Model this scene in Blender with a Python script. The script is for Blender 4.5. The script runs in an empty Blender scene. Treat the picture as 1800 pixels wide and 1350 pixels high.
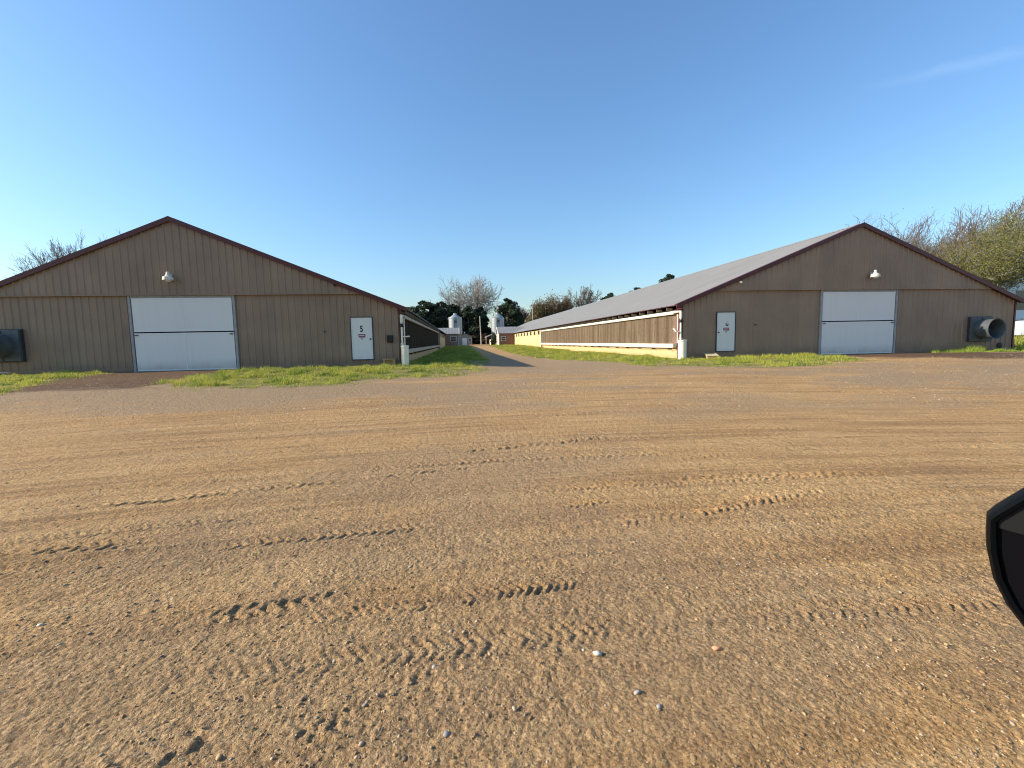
import bpy, math, random
import numpy as np
from mathutils import Vector, Matrix
R = math.radians
S = bpy.context.scene
COL = S.collection

# ------------------------------------------------------------------ camera
YAW, PITCH, ROLL, EYE = R(6.477), R(-5.355), R(-1.135), 1.03
_F = Vector((math.sin(YAW)*math.cos(PITCH), math.cos(YAW)*math.cos(PITCH), math.sin(PITCH)))
_R = Vector((math.cos(YAW), -math.sin(YAW), 0)); _U = _R.cross(_F)
_R2 = _R*math.cos(ROLL)+_U*math.sin(ROLL); _U2 = -_R*math.sin(ROLL)+_U*math.cos(ROLL)
cd = bpy.data.cameras.new('camera'); cam = bpy.data.objects.new('camera', cd); COL.objects.link(cam)
m = Matrix((( _R2.x,_U2.x,-_F.x,0),(_R2.y,_U2.y,-_F.y,0),(_R2.z,_U2.z,-_F.z,EYE),(0,0,0,1)))
cam.matrix_world = m
cd.sensor_width = 36; cd.lens = 16.0; cd.clip_start = .02; cd.clip_end = 5000
S.camera = cam

# ------------------------------------------------------------------ sky, sun, exposure
SUN_EL, SUN_AZ = R(25.5), R(-88.5)          # azimuth from +Y towards +X
w = bpy.data.worlds.new('World'); S.world = w; w.use_nodes = True
nt = w.node_tree; bg = nt.nodes['Background']
sky = nt.nodes.new('ShaderNodeTexSky'); sky.sky_type = 'NISHITA'; sky.sun_disc = False
sky.sun_elevation = SUN_EL; sky.sun_rotation = SUN_AZ
sky.air_density = 1.4; sky.dust_density = 0.8; sky.ozone_density = 7.0; sky.altitude = 100
# faint wisp of cirrus low in the right-hand sky (a band along a great circle, broken by noise)
CIR_A = Vector((.6389, .6696, .3787)); CIR_B = Vector((.7776, .5165, .3586))
def _nm(op, a, b=None, c=None):
    n_ = nt.nodes.new('ShaderNodeMath'); n_.operation = op
    for i_, v_ in enumerate((a, b, c)):
        if v_ is None: continue
        if isinstance(v_, (int, float)): n_.inputs[i_].default_value = v_
        else: nt.links.new(v_, n_.inputs[i_])
    return n_.outputs[0]
def _dot(vec):
    d_ = nt.nodes.new('ShaderNodeVectorMath'); d_.operation = 'DOT_PRODUCT'; nt.links.new(_tc.outputs['Generated'], d_.inputs[0]); d_.inputs[1].default_value = vec; return d_.outputs['Value']
def cirrus(sky_out, D1, D2, width, amt):
    nrm_ = D1.cross(D2).normalized(); mid_ = (D1+D2).normalized(); half_ = math.acos(max(-1, min(1, D1.dot(mid_))))
    nz = nt.nodes.new('ShaderNodeTexNoise'); nz.inputs['Scale'].default_value = 14; nz.inputs['Detail'].default_value = 5; nt.links.new(_tc.outputs['Generated'], nz.inputs['Vector'])
    off = _nm('MULTIPLY', _nm('SUBTRACT', nz.outputs[0], .5), width*2.2)
    across = _nm('SUBTRACT', 1., _nm('DIVIDE', _nm('ABSOLUTE', _nm('ADD', _dot(nrm_), off)), width)); across.node.use_clamp = True
    ang = _nm('ARCCOSINE', _dot(mid_)); along = _nm('SUBTRACT', 1.25, _nm('DIVIDE', ang, half_)); along.node.use_clamp = True
    f_ = _nm('MULTIPLY', _nm('MULTIPLY', across, along), _nm('MULTIPLY', nz.outputs[0], amt))
    mx_ = nt.nodes.new('ShaderNodeMix'); mx_.data_type = 'RGBA'; nt.links.new(f_, mx_.inputs[0]); nt.links.new(sky_out, mx_.inputs[6]); mx_.inputs[7].default_value = (5.2, 5.8, 6.4, 1)
    return mx_.outputs[2]
_tc = nt.nodes.new('ShaderNodeTexCoord')
nt.links.new(cirrus(sky.outputs[0], CIR_A, CIR_B, .010, .13), bg.inputs[0]); bg.inputs[1].default_value = 0.12
sd = bpy.data.lights.new('sun', 'SUN'); sun = bpy.data.objects.new('sun', sd); COL.objects.link(sun)
sd.energy = 4.4; sd.angle = R(0.55); sd.color = (1.0, .88, .72)
to_sun = Vector((math.sin(SUN_AZ)*math.cos(SUN_EL), math.cos(SUN_AZ)*math.cos(SUN_EL), math.sin(SUN_EL)))
sun.rotation_euler = to_sun.to_track_quat('Z', 'Y').to_euler()
sun.location = (-40, 10, 40)
S.view_settings.view_transform = 'Standard'; S.view_settings.look = 'None'
S.cycles.filter_width = 1.1; S.view_settings.gamma = 1; S.view_settings.exposure = 0.86

# ------------------------------------------------------------------ numpy noise
def _hash(ix, iy, seed):
    h = (ix.astype(np.int64)*374761393 + iy.astype(np.int64)*668265263 + seed*2246822519) & 0xffffffff
    h = ((h ^ (h >> 13))*1274126177) & 0xffffffff
    return ((h ^ (h >> 16)) & 0xffff)/65535.0*2-1
def noise(x, y, seed=0):
    x = np.asarray(x, float); y = np.asarray(y, float)
    xi = np.floor(x); yi = np.floor(y); fx = x-xi; fy = y-yi
    fx = fx*fx*(3-2*fx); fy = fy*fy*(3-2*fy)
    a = _hash(xi, yi, seed); b = _hash(xi+1, yi, seed); c = _hash(xi, yi+1, seed); d = _hash(xi+1, yi+1, seed)
    return (a*(1-fx)+b*fx)*(1-fy)+(c*(1-fx)+d*fx)*fy
def ss(t):
    t = np.clip(t, 0, 1); return t*t*(3-2*t)
def ground_h(x, y):
    x = np.asarray(x, float); y = np.asarray(y, float)
    h = -0.45*(1-ss((y-7)/13.5))
    h = h-0.2*np.exp(-((x-3.9)/3.4)**2)*ss((y-14)/6)*(1-ss((y-45)/30))
    h = h+0.30*ss((y-40)/45)*np.exp(-((x-4)/30)**2)
    h = h+2.6*ss((y-140)/25)
    h = h+1.4*ss((x-36)/14)*ss((y-8)/15)
    return h+0.03*noise(x*.35, y*.35, 5)*ss((y-4)/6)
def gh(x, y): return float(ground_h(np.array([x]), np.array([y]))[0])

# ------------------------------------------------------------------ materials
def mat(name, col, rough=.7, metal=0., var=.0, scale=3., bump=0., bscale=40., spec=.4, stretch=(1,1,1), col2=None, streak=None):
    """principled with world-position noise blending col -> col2 (or +-var) and optional bump"""
    M = bpy.data.materials.new(name); M.use_nodes = True; t = M.node_tree; N = t.nodes; L = t.links
    p = N['Principled BSDF']; p.inputs['Roughness'].default_value = rough; p.inputs['Metallic'].default_value = metal
    p.inputs['Specular IOR Level'].default_value = spec
    p.inputs['Base Color'].default_value = (*col, 1)
    if var or col2 or bump:
        g = N.new('ShaderNodeNewGeometry'); mp = N.new('ShaderNodeMapping'); mp.inputs['Scale'].default_value = stretch
        L.new(g.outputs['Position'], mp.inputs[0])
    if var or col2:
        n = N.new('ShaderNodeTexNoise'); n.inputs['Scale'].default_value = scale; n.inputs['Detail'].default_value = 6; n.inputs['Roughness'].default_value = .65
        L.new(mp.outputs[0], n.inputs['Vector'])
        mr = N.new('ShaderNodeMapRange'); mr.inputs[1].default_value = .3; mr.inputs[2].default_value = .7
        L.new(n.outputs[0], mr.inputs[0])
        mx = N.new('ShaderNodeMix'); mx.data_type = 'RGBA'
        c2 = col2 or tuple(c*(1+var) for c in col); c1 = col if col2 else tuple(c*(1-var) for c in col)
        mx.inputs[6].default_value = (*c1, 1); mx.inputs[7].default_value = (*c2, 1)
        L.new(mr.outputs[0], mx.inputs[0]); L.new(mx.outputs[2], p.inputs['Base Color'])
    if bump:
        nb = N.new('ShaderNodeTexNoise'); nb.inputs['Scale'].default_value = bscale; nb.inputs['Detail'].default_value = 4
        L.new(mp.outputs[0], nb.inputs['Vector'])
        b = N.new('ShaderNodeBump'); b.inputs['Strength'].default_value = bump; b.inputs['Distance'].default_value = .02
        L.new(nb.outputs[0], b.inputs['Height']); L.new(b.outputs[0], p.inputs['Normal'])
    return M
def attr_mat(name, rough=.8, attr='col', trans=0., spec=.3):
    M = bpy.data.materials.new(name); M.use_nodes = True; t = M.node_tree; N = t.nodes; L = t.links
    p = N['Principled BSDF']; p.inputs['Roughness'].default_value = rough; p.inputs['Specular IOR Level'].default_value = spec
    a = N.new('ShaderNodeAttribute'); a.attribute_name = attr
    L.new(a.outputs['Color'], p.inputs['Base Color'])
    if trans:
        tr = N.new('ShaderNodeBsdfTranslucent'); L.new(a.outputs['Color'], tr.inputs[0])
        mx = N.new('ShaderNodeMixShader'); mx.inputs[0].default_value = trans
        L.new(p.outputs[0], mx.inputs[1]); L.new(tr.outputs[0], mx.inputs[2]); L.new(mx.outputs[0], N['Material Output'].inputs[0])
    return M
def dirty(name, col, dirt, rough=.5, h0=0., h1=.6, spec=.4, streak=.35, lap=0.):
    """painted panel with splashed mud low down and some run-off streaks (real stains)"""
    M = bpy.data.materials.new(name); M.use_nodes = True; t = M.node_tree; N = t.nodes; L = t.links
    p = N['Principled BSDF']; p.inputs['Roughness'].default_value = rough; p.inputs['Specular IOR Level'].default_value = spec
    g = N.new('ShaderNodeNewGeometry'); sx = N.new('ShaderNodeSeparateXYZ'); L.new(g.outputs['Position'], sx.inputs[0])
    mr = N.new('ShaderNodeMapRange'); mr.inputs[1].default_value = h1; mr.inputs[2].default_value = h0; L.new(sx.outputs[2], mr.inputs[0])
    n = N.new('ShaderNodeTexNoise'); n.inputs['Scale'].default_value = 2.2; n.inputs['Detail'].default_value = 7; L.new(g.outputs['Position'], n.inputs['Vector'])
    mu = N.new('ShaderNodeMath'); mu.operation = 'MULTIPLY'; L.new(mr.outputs[0], mu.inputs[0]); L.new(n.outputs[0], mu.inputs[1])
    mp = N.new('ShaderNodeMapping'); mp.inputs['Scale'].default_value = (9, 9, .5); L.new(g.outputs['Position'], mp.inputs[0])
    n2 = N.new('ShaderNodeTexNoise'); n2.inputs['Scale'].default_value = 1.; n2.inputs['Detail'].default_value = 5; L.new(mp.outputs[0], n2.inputs['Vector'])
    m2 = N.new('ShaderNodeMapRange'); m2.inputs[1].default_value = .5; m2.inputs[2].default_value = .85; m2.inputs[4].default_value = streak; L.new(n2.outputs[0], m2.inputs[0])
    ad = N.new('ShaderNodeMath'); ad.operation = 'ADD'; ad.use_clamp = True; L.new(mu.outputs[0], ad.inputs[0]); L.new(m2.outputs[0], ad.inputs[1])
    mx = N.new('ShaderNodeMix'); mx.data_type = 'RGBA'; mx.inputs[6].default_value = (*col, 1); mx.inputs[7].default_value = (*dirt, 1)
    L.new(ad.outputs[0], mx.inputs[0]); out = mx.outputs[2]
    if lap:      # sheets from slightly different batches
        f1 = N.new('ShaderNodeMath'); f1.operation = 'SNAP'; f1.inputs[1].default_value = .915; L.new(sx.outputs[0], f1.inputs[0])
        wn = N.new('ShaderNodeTexWhiteNoise'); wn.noise_dimensions = '1D'; L.new(f1.outputs[0], wn.inputs['W'])
        r1 = N.new('ShaderNodeMapRange'); r1.inputs[3].default_value = 1-lap; r1.inputs[4].default_value = 1+lap; L.new(wn.outputs[0], r1.inputs[0])
        n3 = N.new('ShaderNodeTexNoise'); n3.inputs['Scale'].default_value = .9; n3.inputs['Detail'].default_value = 5; L.new(g.outputs['Position'], n3.inputs['Vector'])
        r3 = N.new('ShaderNodeMapRange'); r3.inputs[1].default_value = .3; r3.inputs[2].default_value = .7; r3.inputs[3].default_value = .88; r3.inputs[4].default_value = 1.1; L.new(n3.outputs[0], r3.inputs[0])
        mm = N.new('ShaderNodeMath'); mm.operation = 'MULTIPLY'; L.new(r1.outputs[0], mm.inputs[0]); L.new(r3.outputs[0], mm.inputs[1])
        hs = N.new('ShaderNodeHueSaturation'); L.new(out, hs.inputs['Color']); L.new(mm.outputs[0], hs.inputs['Value']); out = hs.outputs[0]
    L.new(out, p.inputs['Base Color'])
    return M

M_wall   = dirty('ribbed_steel_tan', (.272,.188,.124), (.16,.095,.055), .5, .0, .6, streak=.2, lap=.06)
M_trim   = mat('maroon_trim', (.085,.018,.016), .45, var=.25, scale=4)
M_roof   = mat('galvanised_roof', (.31,.30,.275), .5, .08, var=.07, scale=.6, stretch=(.3,1,1))
M_door   = dirty('white_door_panel', (.70,.70,.65), (.27,.19,.11), .5, -.05, .50, streak=.08)
M_white  = mat('white_paint', (.72,.72,.70), .5, var=.08, scale=5)
M_pvc    = mat('white_pvc', (.78,.73,.58), .4, var=.10, scale=6)
M_pvcshade = mat('shade_tone_pvc', (.42,.37,.28), .6, var=.25, scale=4)  # left barn's shade darkened into the gutter colour; insulators reuse it
M_jamb   = mat('grey_jamb', (.30,.30,.29), .6, var=.2, scale=6)
M_dark   = mat('dark_frame', (.035,.038,.045), .5, var=.2)
M_black  = mat('black_plastic', (.012,.012,.013), .55)
M_gap    = mat('dark_interior', (.012,.010,.009), .9)
M_siding = dirty('yellowed_siding', (.60,.45,.23), (.40,.28,.13), .7, -.1, .9)
M_galv   = mat('galvanised_steel', (.32,.345,.335), .45, .3, var=.12, scale=3, bump=.15, bscale=8)
M_fan    = mat('fan_steel', (.10,.115,.12), .6, .25, var=.2, scale=4)
M_wood   = mat('weathered_wood', (.40,.27,.12), .8, var=.3, scale=9, stretch=(1,1,4), bump=.4, bscale=50)
M_polewd = mat('pole_wood', (.42,.38,.34), .85, var=.2, scale=3)
M_conc   = mat('concrete', (.24,.23,.21), .9, var=.25, scale=6, bump=.5, bscale=60)
M_brown  = mat('brown_board', (.17,.105,.075), .8, var=.2, scale=2)
M_glass  = mat('dark_window', (.015,.017,.02), .12, spec=.6)
M_bark   = mat('bark', (.15,.125,.105), .9, var=.3, scale=4)
M_barkl  = mat('pale_bark', (.22,.205,.18), .9, var=.25, scale=2)
M_leaf   = attr_mat('foliage', .6, trans=.25)
M_grass  = attr_mat('grass_blades', .6, trans=.35)
M_stone  = attr_mat('stones', .85)
M_red    = mat('sign_red', (.42,.03,.04), .5)
M_ink    = mat('black_ink', (.012,.014,.03), .5)
M_carp   = mat('car_paint', (.02,.021,.023), .25, spec=.6)
M_rub    = mat('rubber', (.02,.02,.02), .8)

# ------------------------------------------------------------------ mesh builder
class MB:
    def __init__(s): s.v = []; s.f = []; s.m = []; s.cur = 0; s.n = 0
    def add(s, vs, fs):
        s.v.extend([tuple(v) for v in vs]); s.f.extend([tuple(i+s.n for i in f) for f in fs]); s.m.extend([s.cur]*len(fs)); s.n += len(vs); return s
    def box(s, x0, x1, y0, y1, z0, z1):
        return s.add([(x0,y0,z0),(x1,y0,z0),(x1,y1,z0),(x0,y1,z0),(x0,y0,z1),(x1,y0,z1),(x1,y1,z1),(x0,y1,z1)],
                     [(0,3,2,1),(4,5,6,7),(0,1,5,4),(1,2,6,5),(2,3,7,6),(3,0,4,7)])
    def prism(s, poly, axis, a, b):
        """poly of 2D points extruded along axis ('x': (y,z), 'y': (x,z), 'z': (x,y))"""
        def P(p, t): return {'x': (t,p[0],p[1]), 'y': (p[0],t,p[1]), 'z': (p[0],p[1],t)}[axis]
        n = len(poly); vs = [P(p,a) for p in poly]+[P(p,b) for p in poly]
        fs = [tuple(range(n)), tuple(range(2*n-1, n-1, -1))]+[(i,(i+1)%n,n+(i+1)%n,n+i) for i in range(n)]
        return s.add(vs, fs)
    def tube(s, p0, p1, r0, r1=None, n=10, cap=True):
        r1 = r0 if r1 is None else r1; p0 = Vector(p0); p1 = Vector(p1); d = (p1-p0).normalized()
        a = d.orthogonal().normalized(); b = d.cross(a); vs = []
        for p, r in ((p0,r0),(p1,r1)):
            for i in range(n):
                t = 2*math.pi*i/n; vs.append(p+a*math.cos(t)*r+b*math.sin(t)*r)
        fs = [(i,(i+1)%n,n+(i+1)%n,n+i) for i in range(n)]
        if cap: fs += [tuple(range(n-1,-1,-1)), tuple(range(n,2*n))]
        return s.add(vs, fs)
    def lathe(s, prof, c=(0,0,0), n=24, axis='z', a0=0., a1=2*math.pi):
        """prof of (r, h); closed when full turn"""
        vs = []; k = len(prof); full = abs(a1-a0-2*math.pi) < 1e-6; nn = n if full else n+1
        for i in range(nn):
            t = a0+(a1-a0)*i/n
            for r, h in prof:
                x, y = r*math.cos(t), r*math.sin(t)
                vs.append({'z': (c[0]+x,c[1]+y,c[2]+h), 'y': (c[0]+x,c[1]+h,c[2]+y), 'x': (c[0]+h,c[1]+x,c[2]+y)}[axis])
        fs = []
        for i in range(n):
            j = (i+1)%nn
            for q in range(k-1): fs.append((i*k+q, j*k+q, j*k+q+1, i*k+q+1))
        return s.add(vs, fs)
    def build(s, name, m, parent=None, smooth=False, bevel=0., loc=None):
        me = bpy.data.meshes.new(name); me.from_pydata(s.v, [], s.f)
        for x in (m if isinstance(m, (list, tuple)) else [m]): me.materials.append(x)
        if any(s.m): me.polygons.foreach_set('material_index', s.m)
        me.update()
        import bmesh
        b = bmesh.new(); b.from_mesh(me); bmesh.ops.recalc_face_normals(b, faces=b.faces)
        if bevel: bmesh.ops.bevel(b, geom=b.edges[:], offset=bevel, segments=2, affect='EDGES', clamp_overlap=True)
        b.to_mesh(me); b.free()
        if smooth:
            me.polygons.foreach_set('use_smooth', [True]*len(me.polygons)); 
            try: me.set_sharp_from_angle(angle=R(35))
            except Exception: pass
        o = bpy.data.objects.new(name, me); COL.objects.link(o)
        if parent: o.parent = parent
        if loc: o.location = loc
        return o
def raw_mesh(name, verts, faces, material, cols=None, parent=None, smooth=False, k=3):
    """verts Nx3, faces Mxk numpy"""
    me = bpy.data.meshes.new(name); verts = np.asarray(verts, np.float32); faces = np.asarray(faces, np.int32)
    me.vertices.add(len(verts)); me.vertices.foreach_set('co', verts.ravel())
    me.loops.add(faces.size); me.loops.foreach_set('vertex_index', faces.ravel())
    me.polygons.add(len(faces)); me.polygons.foreach_set('loop_start', np.arange(0, faces.size, k, dtype=np.int32))
    try: me.polygons.foreach_set('loop_total', np.full(len(faces), k, np.int32))
    except Exception: pass
    me.update(calc_edges=True)
    if cols is not None:
        a = me.color_attributes.new('col', 'FLOAT_COLOR', 'POINT'); c = np.ones((len(verts), 4), np.float32); c[:, :3] = cols
        a.data.foreach_set('color', c.ravel())
    if smooth: me.polygons.foreach_set('use_smooth', np.ones(len(faces), bool))
    me.materials.append(material); me.validate()
    o = bpy.data.objects.new(name, me); COL.objects.link(o)
    if parent: o.parent = parent
    return o
def tag(o, label=None, cat=None, group=None, kind=None):
    if label: o['label'] = label
    if cat: o['category'] = cat
    if group: o['group'] = group
    if kind: o['kind'] = kind
    return o
def empty(name, loc, label, cat, group=None, rz=0.):
    o = bpy.data.objects.new(name, None); COL.objects.link(o); o.location = loc; o.rotation_euler = (0,0,rz); o.empty_display_size = .2
    return tag(o, label, cat, group)

# ------------------------------------------------------------------ ground
def axis_pts(a, b, d, lo, hi, g=1.03):
    p = list(np.arange(a, b, d)); s = d
    while p[-1] < hi: s = min(s*g, 25); p.append(p[-1]+s)
    q = []; s = d; x = a
    while x > lo: s = min(s*g, 25); x -= s; q.append(x)
    return np.array(q[::-1]+p)
LCX, LY, RCX, RY, HALF = -12.3, 22.0, 20.6, 21.8, 9.55
def tread(x, y, x0, y0, x1, y1, wid, pitch, amp, k=.6, seed=0):
    out = np.zeros(np.shape(x)); w_ = wid+.05
    k_ = (x > min(x0,x1)-w_) & (x < max(x0,x1)+w_) & (y > min(y0,y1)-w_) & (y < max(y0,y1)+w_)
    if not k_.any(): return out
    x = x[k_]; y = y[k_]
    L = math.hypot(x1-x0, y1-y0); ux, uy = (x1-x0)/L, (y1-y0)/L
    s = (x-x0)*ux+(y-y0)*uy; t = -(x-x0)*uy+(y-y0)*ux+.03*noise(s*3, s*0, seed)
    env = ss(s/.12)*ss((L-s)/.12)*ss((wid/2-np.abs(t))/.02)*(.45+.55*ss(.5+1.6*noise(x*5, y*5, 41+seed)))
    ph = (s+k*np.abs(t))/pitch+.15*noise(x*14, y*14, 9)
    lug = np.clip(np.sin(2*math.pi*ph)*2.2, -1, 1)
    out[k_] = env*amp*.6*lug*(.4+1.1*ss(.5+noise(x*22, y*22, 43)))
    return out
def dirt_relief(x, y):
    d = np.hypot(x, y)
    r = np.hypot(x-1.5, y+22); th = np.arctan2(x-1.5, y+22)*22
    h = .012*noise(r*1.6, th*.16, 11)+.007*noise(r*4.3+1, th*.35, 12)+.005*noise(r*9, th*.7, 13)
    wob = noise(x*.8, y*.8, 14)
    h = h+.005*noise(x*2.1, y*2.1, 15)
    g = .5+.5*ss(.5+wob)
    h = h+g*(.0022*noise(x*14, y*14, 16)+.0024*noise(x*31+3, y*31, 17)*ss((15-d)/8)+(.0034*noise(x*62, y*62+7, 18)+.0025*_hash(x*105, y*105, 23))*ss((8-d)/4))*np.clip(1.4-d/30, 0, 1)
    ro = ss(noise(x*6, y*9, 19)*1.8-.3); h = h+.0035*ro*noise(x*24, y*24, 20)*ss((16-d)/8)
    # sharper-edged ruts that vehicles pushed up
    rr = 1-np.abs(noise(r*2.3+.3, th*.12+4, 21)); h = h+.012*ss((rr-.86)/.14)*ss(.5+noise(x*.6, y*.6, 22)*1.5)
    for i_, (r0, ta, tb, wd_, pt_, am_) in enumerate(ARCS):
        t_ = r-r0+.06*np.sin(th*.35+i_*2.); k_ = (np.abs(t_) < wd_) & (th > ta) & (th < tb) & (y < 16)
        if not k_.any(): continue
        tk = t_[k_]; sk = th[k_]*r0/22; e_ = ss((wd_/2-np.abs(tk))/.035)*ss((sk-ta)/.8)*ss((tb-sk)/.8+.3); xk, yk = x[k_], y[k_]
        md_ = ss(.42+1.1*noise(xk*.9, yk*.9, 80+i_)); lg = np.clip(np.sin(6.2832*((sk+.7*np.abs(tk))/pt_+.12*noise(xk*14, yk*14, 9)))*2, -1, 1)
        edge = np.exp(-((np.abs(tk)-wd_/2)/.03)**2)
        hh = np.zeros(h.shape); hh[k_] = e_*(am_*md_*lg*(.5+.7*ss(.5+noise(xk*17, yk*17, 44)))-.006)+edge*.006*ss(.5+noise(xk*2, yk*5, 45)*1.5); h = h+hh
    for a in TREADS: h = h+tread(x, y, *a)
    return h*ss((24-y)/5+.35)
ARCS = [(24.15,-3.5,5,.20,.062,.0045),(25.75,-6,8,.22,.075,.005),(26.3,-7,3,.20,.07,.004),(27.6,-9,9,.24,.09,.006),(28.6,-9,4,.24,.09,.005),(29.9,-4,12,.26,.10,.007),(31.4,-12,12,.28,.12,.007),(33.2,-12,14,.3,.13,.007),(35.4,-14,14,.3,.14,.007)]
TREADS = [  # x0,y0,x1,y1,width,pitch,amplitude,chevron,seed
 (-1.45,2.52,-.75,2.72,.15,.085,.013,-.9,1), (-.1,2.52,.75,2.62,.17,.058,.014,.7,2), (-.9,2.42,-.1,2.52,.17,.058,.006,.7,3),
 (.85,3.85,1.35,3.95,.16,.075,.014,.9,4), (1.9,3.55,3.5,3.95,.22,.085,.014,.8,5), (1.2,3.45,1.9,3.55,.22,.085,.007,.8,6),
 (-.1,6.1,2.4,6.7,.24,.12,.016,.8,7), (2.6,5.2,3.6,5.5,.2,.1,.014,1.,8), (-3.6,4.6,.2,5.4,.2,.1,.009,.8,9),
 (-.7,1.6,.1,2.05,.16,.07,.009,-.8,10), (2.5,2.0,3.4,1.55,.2,.08,.007,.8,11), (4.,6.8,7.,6.6,.25,.13,.012,.8,12),
 (-1.6,1.45,-.9,1.75,.15,.075,.008,.8,13), (1.4,8.6,5.5,8.9,.3,.14,.014,.8,14), (2.2,4.5,4.6,4.3,.2,.1,.009,.7,15), (-5,3.4,-2.2,3.7,.2,.1,.008,.7,16)]
gx = axis_pts(-3.0, 3.6, .0095, -420, 420, 1.016); gy = axis_pts(1.05, 4.6, .0095, -30, 520, 1.0135)
GX, GY = np.meshgrid(gx, gy); fx_, fy_ = GX.ravel(), GY.ravel()
gz = ground_h(fx_, fy_)+dirt_relief(fx_, fy_)
nx_, ny_ = len(gx), len(gy); print('ground grid', nx_, ny_)
ii = np.arange(nx_*ny_).reshape(ny_, nx_)
fc = np.stack([ii[:-1,:-1], ii[:-1,1:], ii[1:,1:], ii[1:,:-1]], -1).reshape(-1, 4)

def poly_mask(x, y, poly, soft=.5, wob=.4, seed=31):
    """soft inside mask for polygon, edge roughened by noise"""
    x = np.asarray(x, float)+wob*noise(x*1.3, y*1.3, seed)+.4*wob*noise(x*5, y*5, seed+3); y = np.asarray(y, float)+wob*noise(x*1.1, y*1.7, seed+1)
    ins = np.zeros(x.shape, bool); dm = np.full(x.shape, 1e9); n = len(poly)
    for i in range(n):
        (x0, y0), (x1, y1) = poly[i], poly[(i+1)%n]
        c = ((y0 > y) != (y1 > y)) & (x < (x1-x0)*(y-y0)/((y1-y0) or 1e-9)+x0); ins ^= c
        dx, dy = x1-x0, y1-y0; t = np.clip(((x-x0)*dx+(y-y0)*dy)/(dx*dx+dy*dy), 0, 1)
        dm = np.minimum(dm, np.hypot(x-x0-t*dx, y-y0-t*dy))
    return np.clip(.5+np.where(ins, 1, -1)*dm/soft*.7, 0, 1)
GRASS = [
 ([(-24,21.9),(-15.3,21.95),(-14.7,20.0),(-14.4,17.6),(-13.4,15.4),(-12.9,14.2),(-24,13.4)], 'a'),
 ([(-9.9,21.9),(-1.6,21.6),(.6,20.6),(1.2,18.4),(-.8,16.0),(-4.6,14.4),(-7.6,14.0),(-9.2,15.6),(-9.6,18.0)], 'b'),
 ([(-2.7,22.2),(-.2,21.5),(1.2,24),(2.0,40),(1.9,90),(-2.7,90)], 'c'),
 ([(11.0,22.4),(11.0,92),(7.9,92),(8.0,97),(6.3,97),(5.4,70),(5.1,46),(5.5,32),(6.4,24),(7.3,20.5),(8.2,17.4),(10,16.2),(11,16),(13.3,16.0),(17.0,16.6),(17.6,19),(18.4,21.7),(11.05,21.7)], 'd'),
 ([(24.6,21.7),(30.0,21.7),(29.0,20.3),(25.3,20.2)], 'e'),
 ([(31,20),(120,20),(120,260),(31,260)], 'f'), ([(-260,24),(-23,24),(-23,260),(-260,260)], 'g'), ([(-22,136),(5,142),(30,136),(30,260),(-22,260)], 'h'),
]
gm = np.zeros(fx_.shape)
for poly, k in GRASS: gm = np.maximum(gm, poly_mask(fx_, fy_, poly, .9 if k in 'abcde' else 3, .7 if k in 'abcd' else .4))
wet = 1.7*np.maximum(poly_mask(fx_, fy_, [(-15.0,22.2),(-9.8,22.2),(-9.3,18.5),(-9.8,15.2),(-13.0,14.6),(-14.6,17.5)], 1.6, .7, 51),
                 .8*poly_mask(fx_, fy_, [(18.2,22.0),(24.6,22.0),(26,19.6),(31,18.5),(30,16),(22,17),(18.6,19)], 1.6, .7, 53))
grav = np.clip(.38+1.1*noise(fx_*.16, fy_*.22, 61)+.6*noise(fx_*.5, fy_*1.5, 62)+.3*noise(fx_*2, fy_*3, 63)+.9*ss((fy_-9.5+2.2*noise(fx_*.25, fy_*.1, 64)+1.2*noise(fx_*.9, fy_*.9, 65))/4)-.25-.8*ss((fx_-14)/8)*ss((12-fy_)/5)
               +.7*np.exp(-((fx_+2.6)/1.6)**2-((fy_-1.9)/1.1)**2)+.5*np.exp(-((fx_+10)/6)**2-((fy_-5.5)/2)**2), 0, 1)*ss((46-fy_)/30+.4)*(.62+.38*ss((fy_-8.5+1.8*noise(fx_*.3, fy_*.3, 66))/4))
gcol = np.stack([gm, wet, grav], -1)

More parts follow.
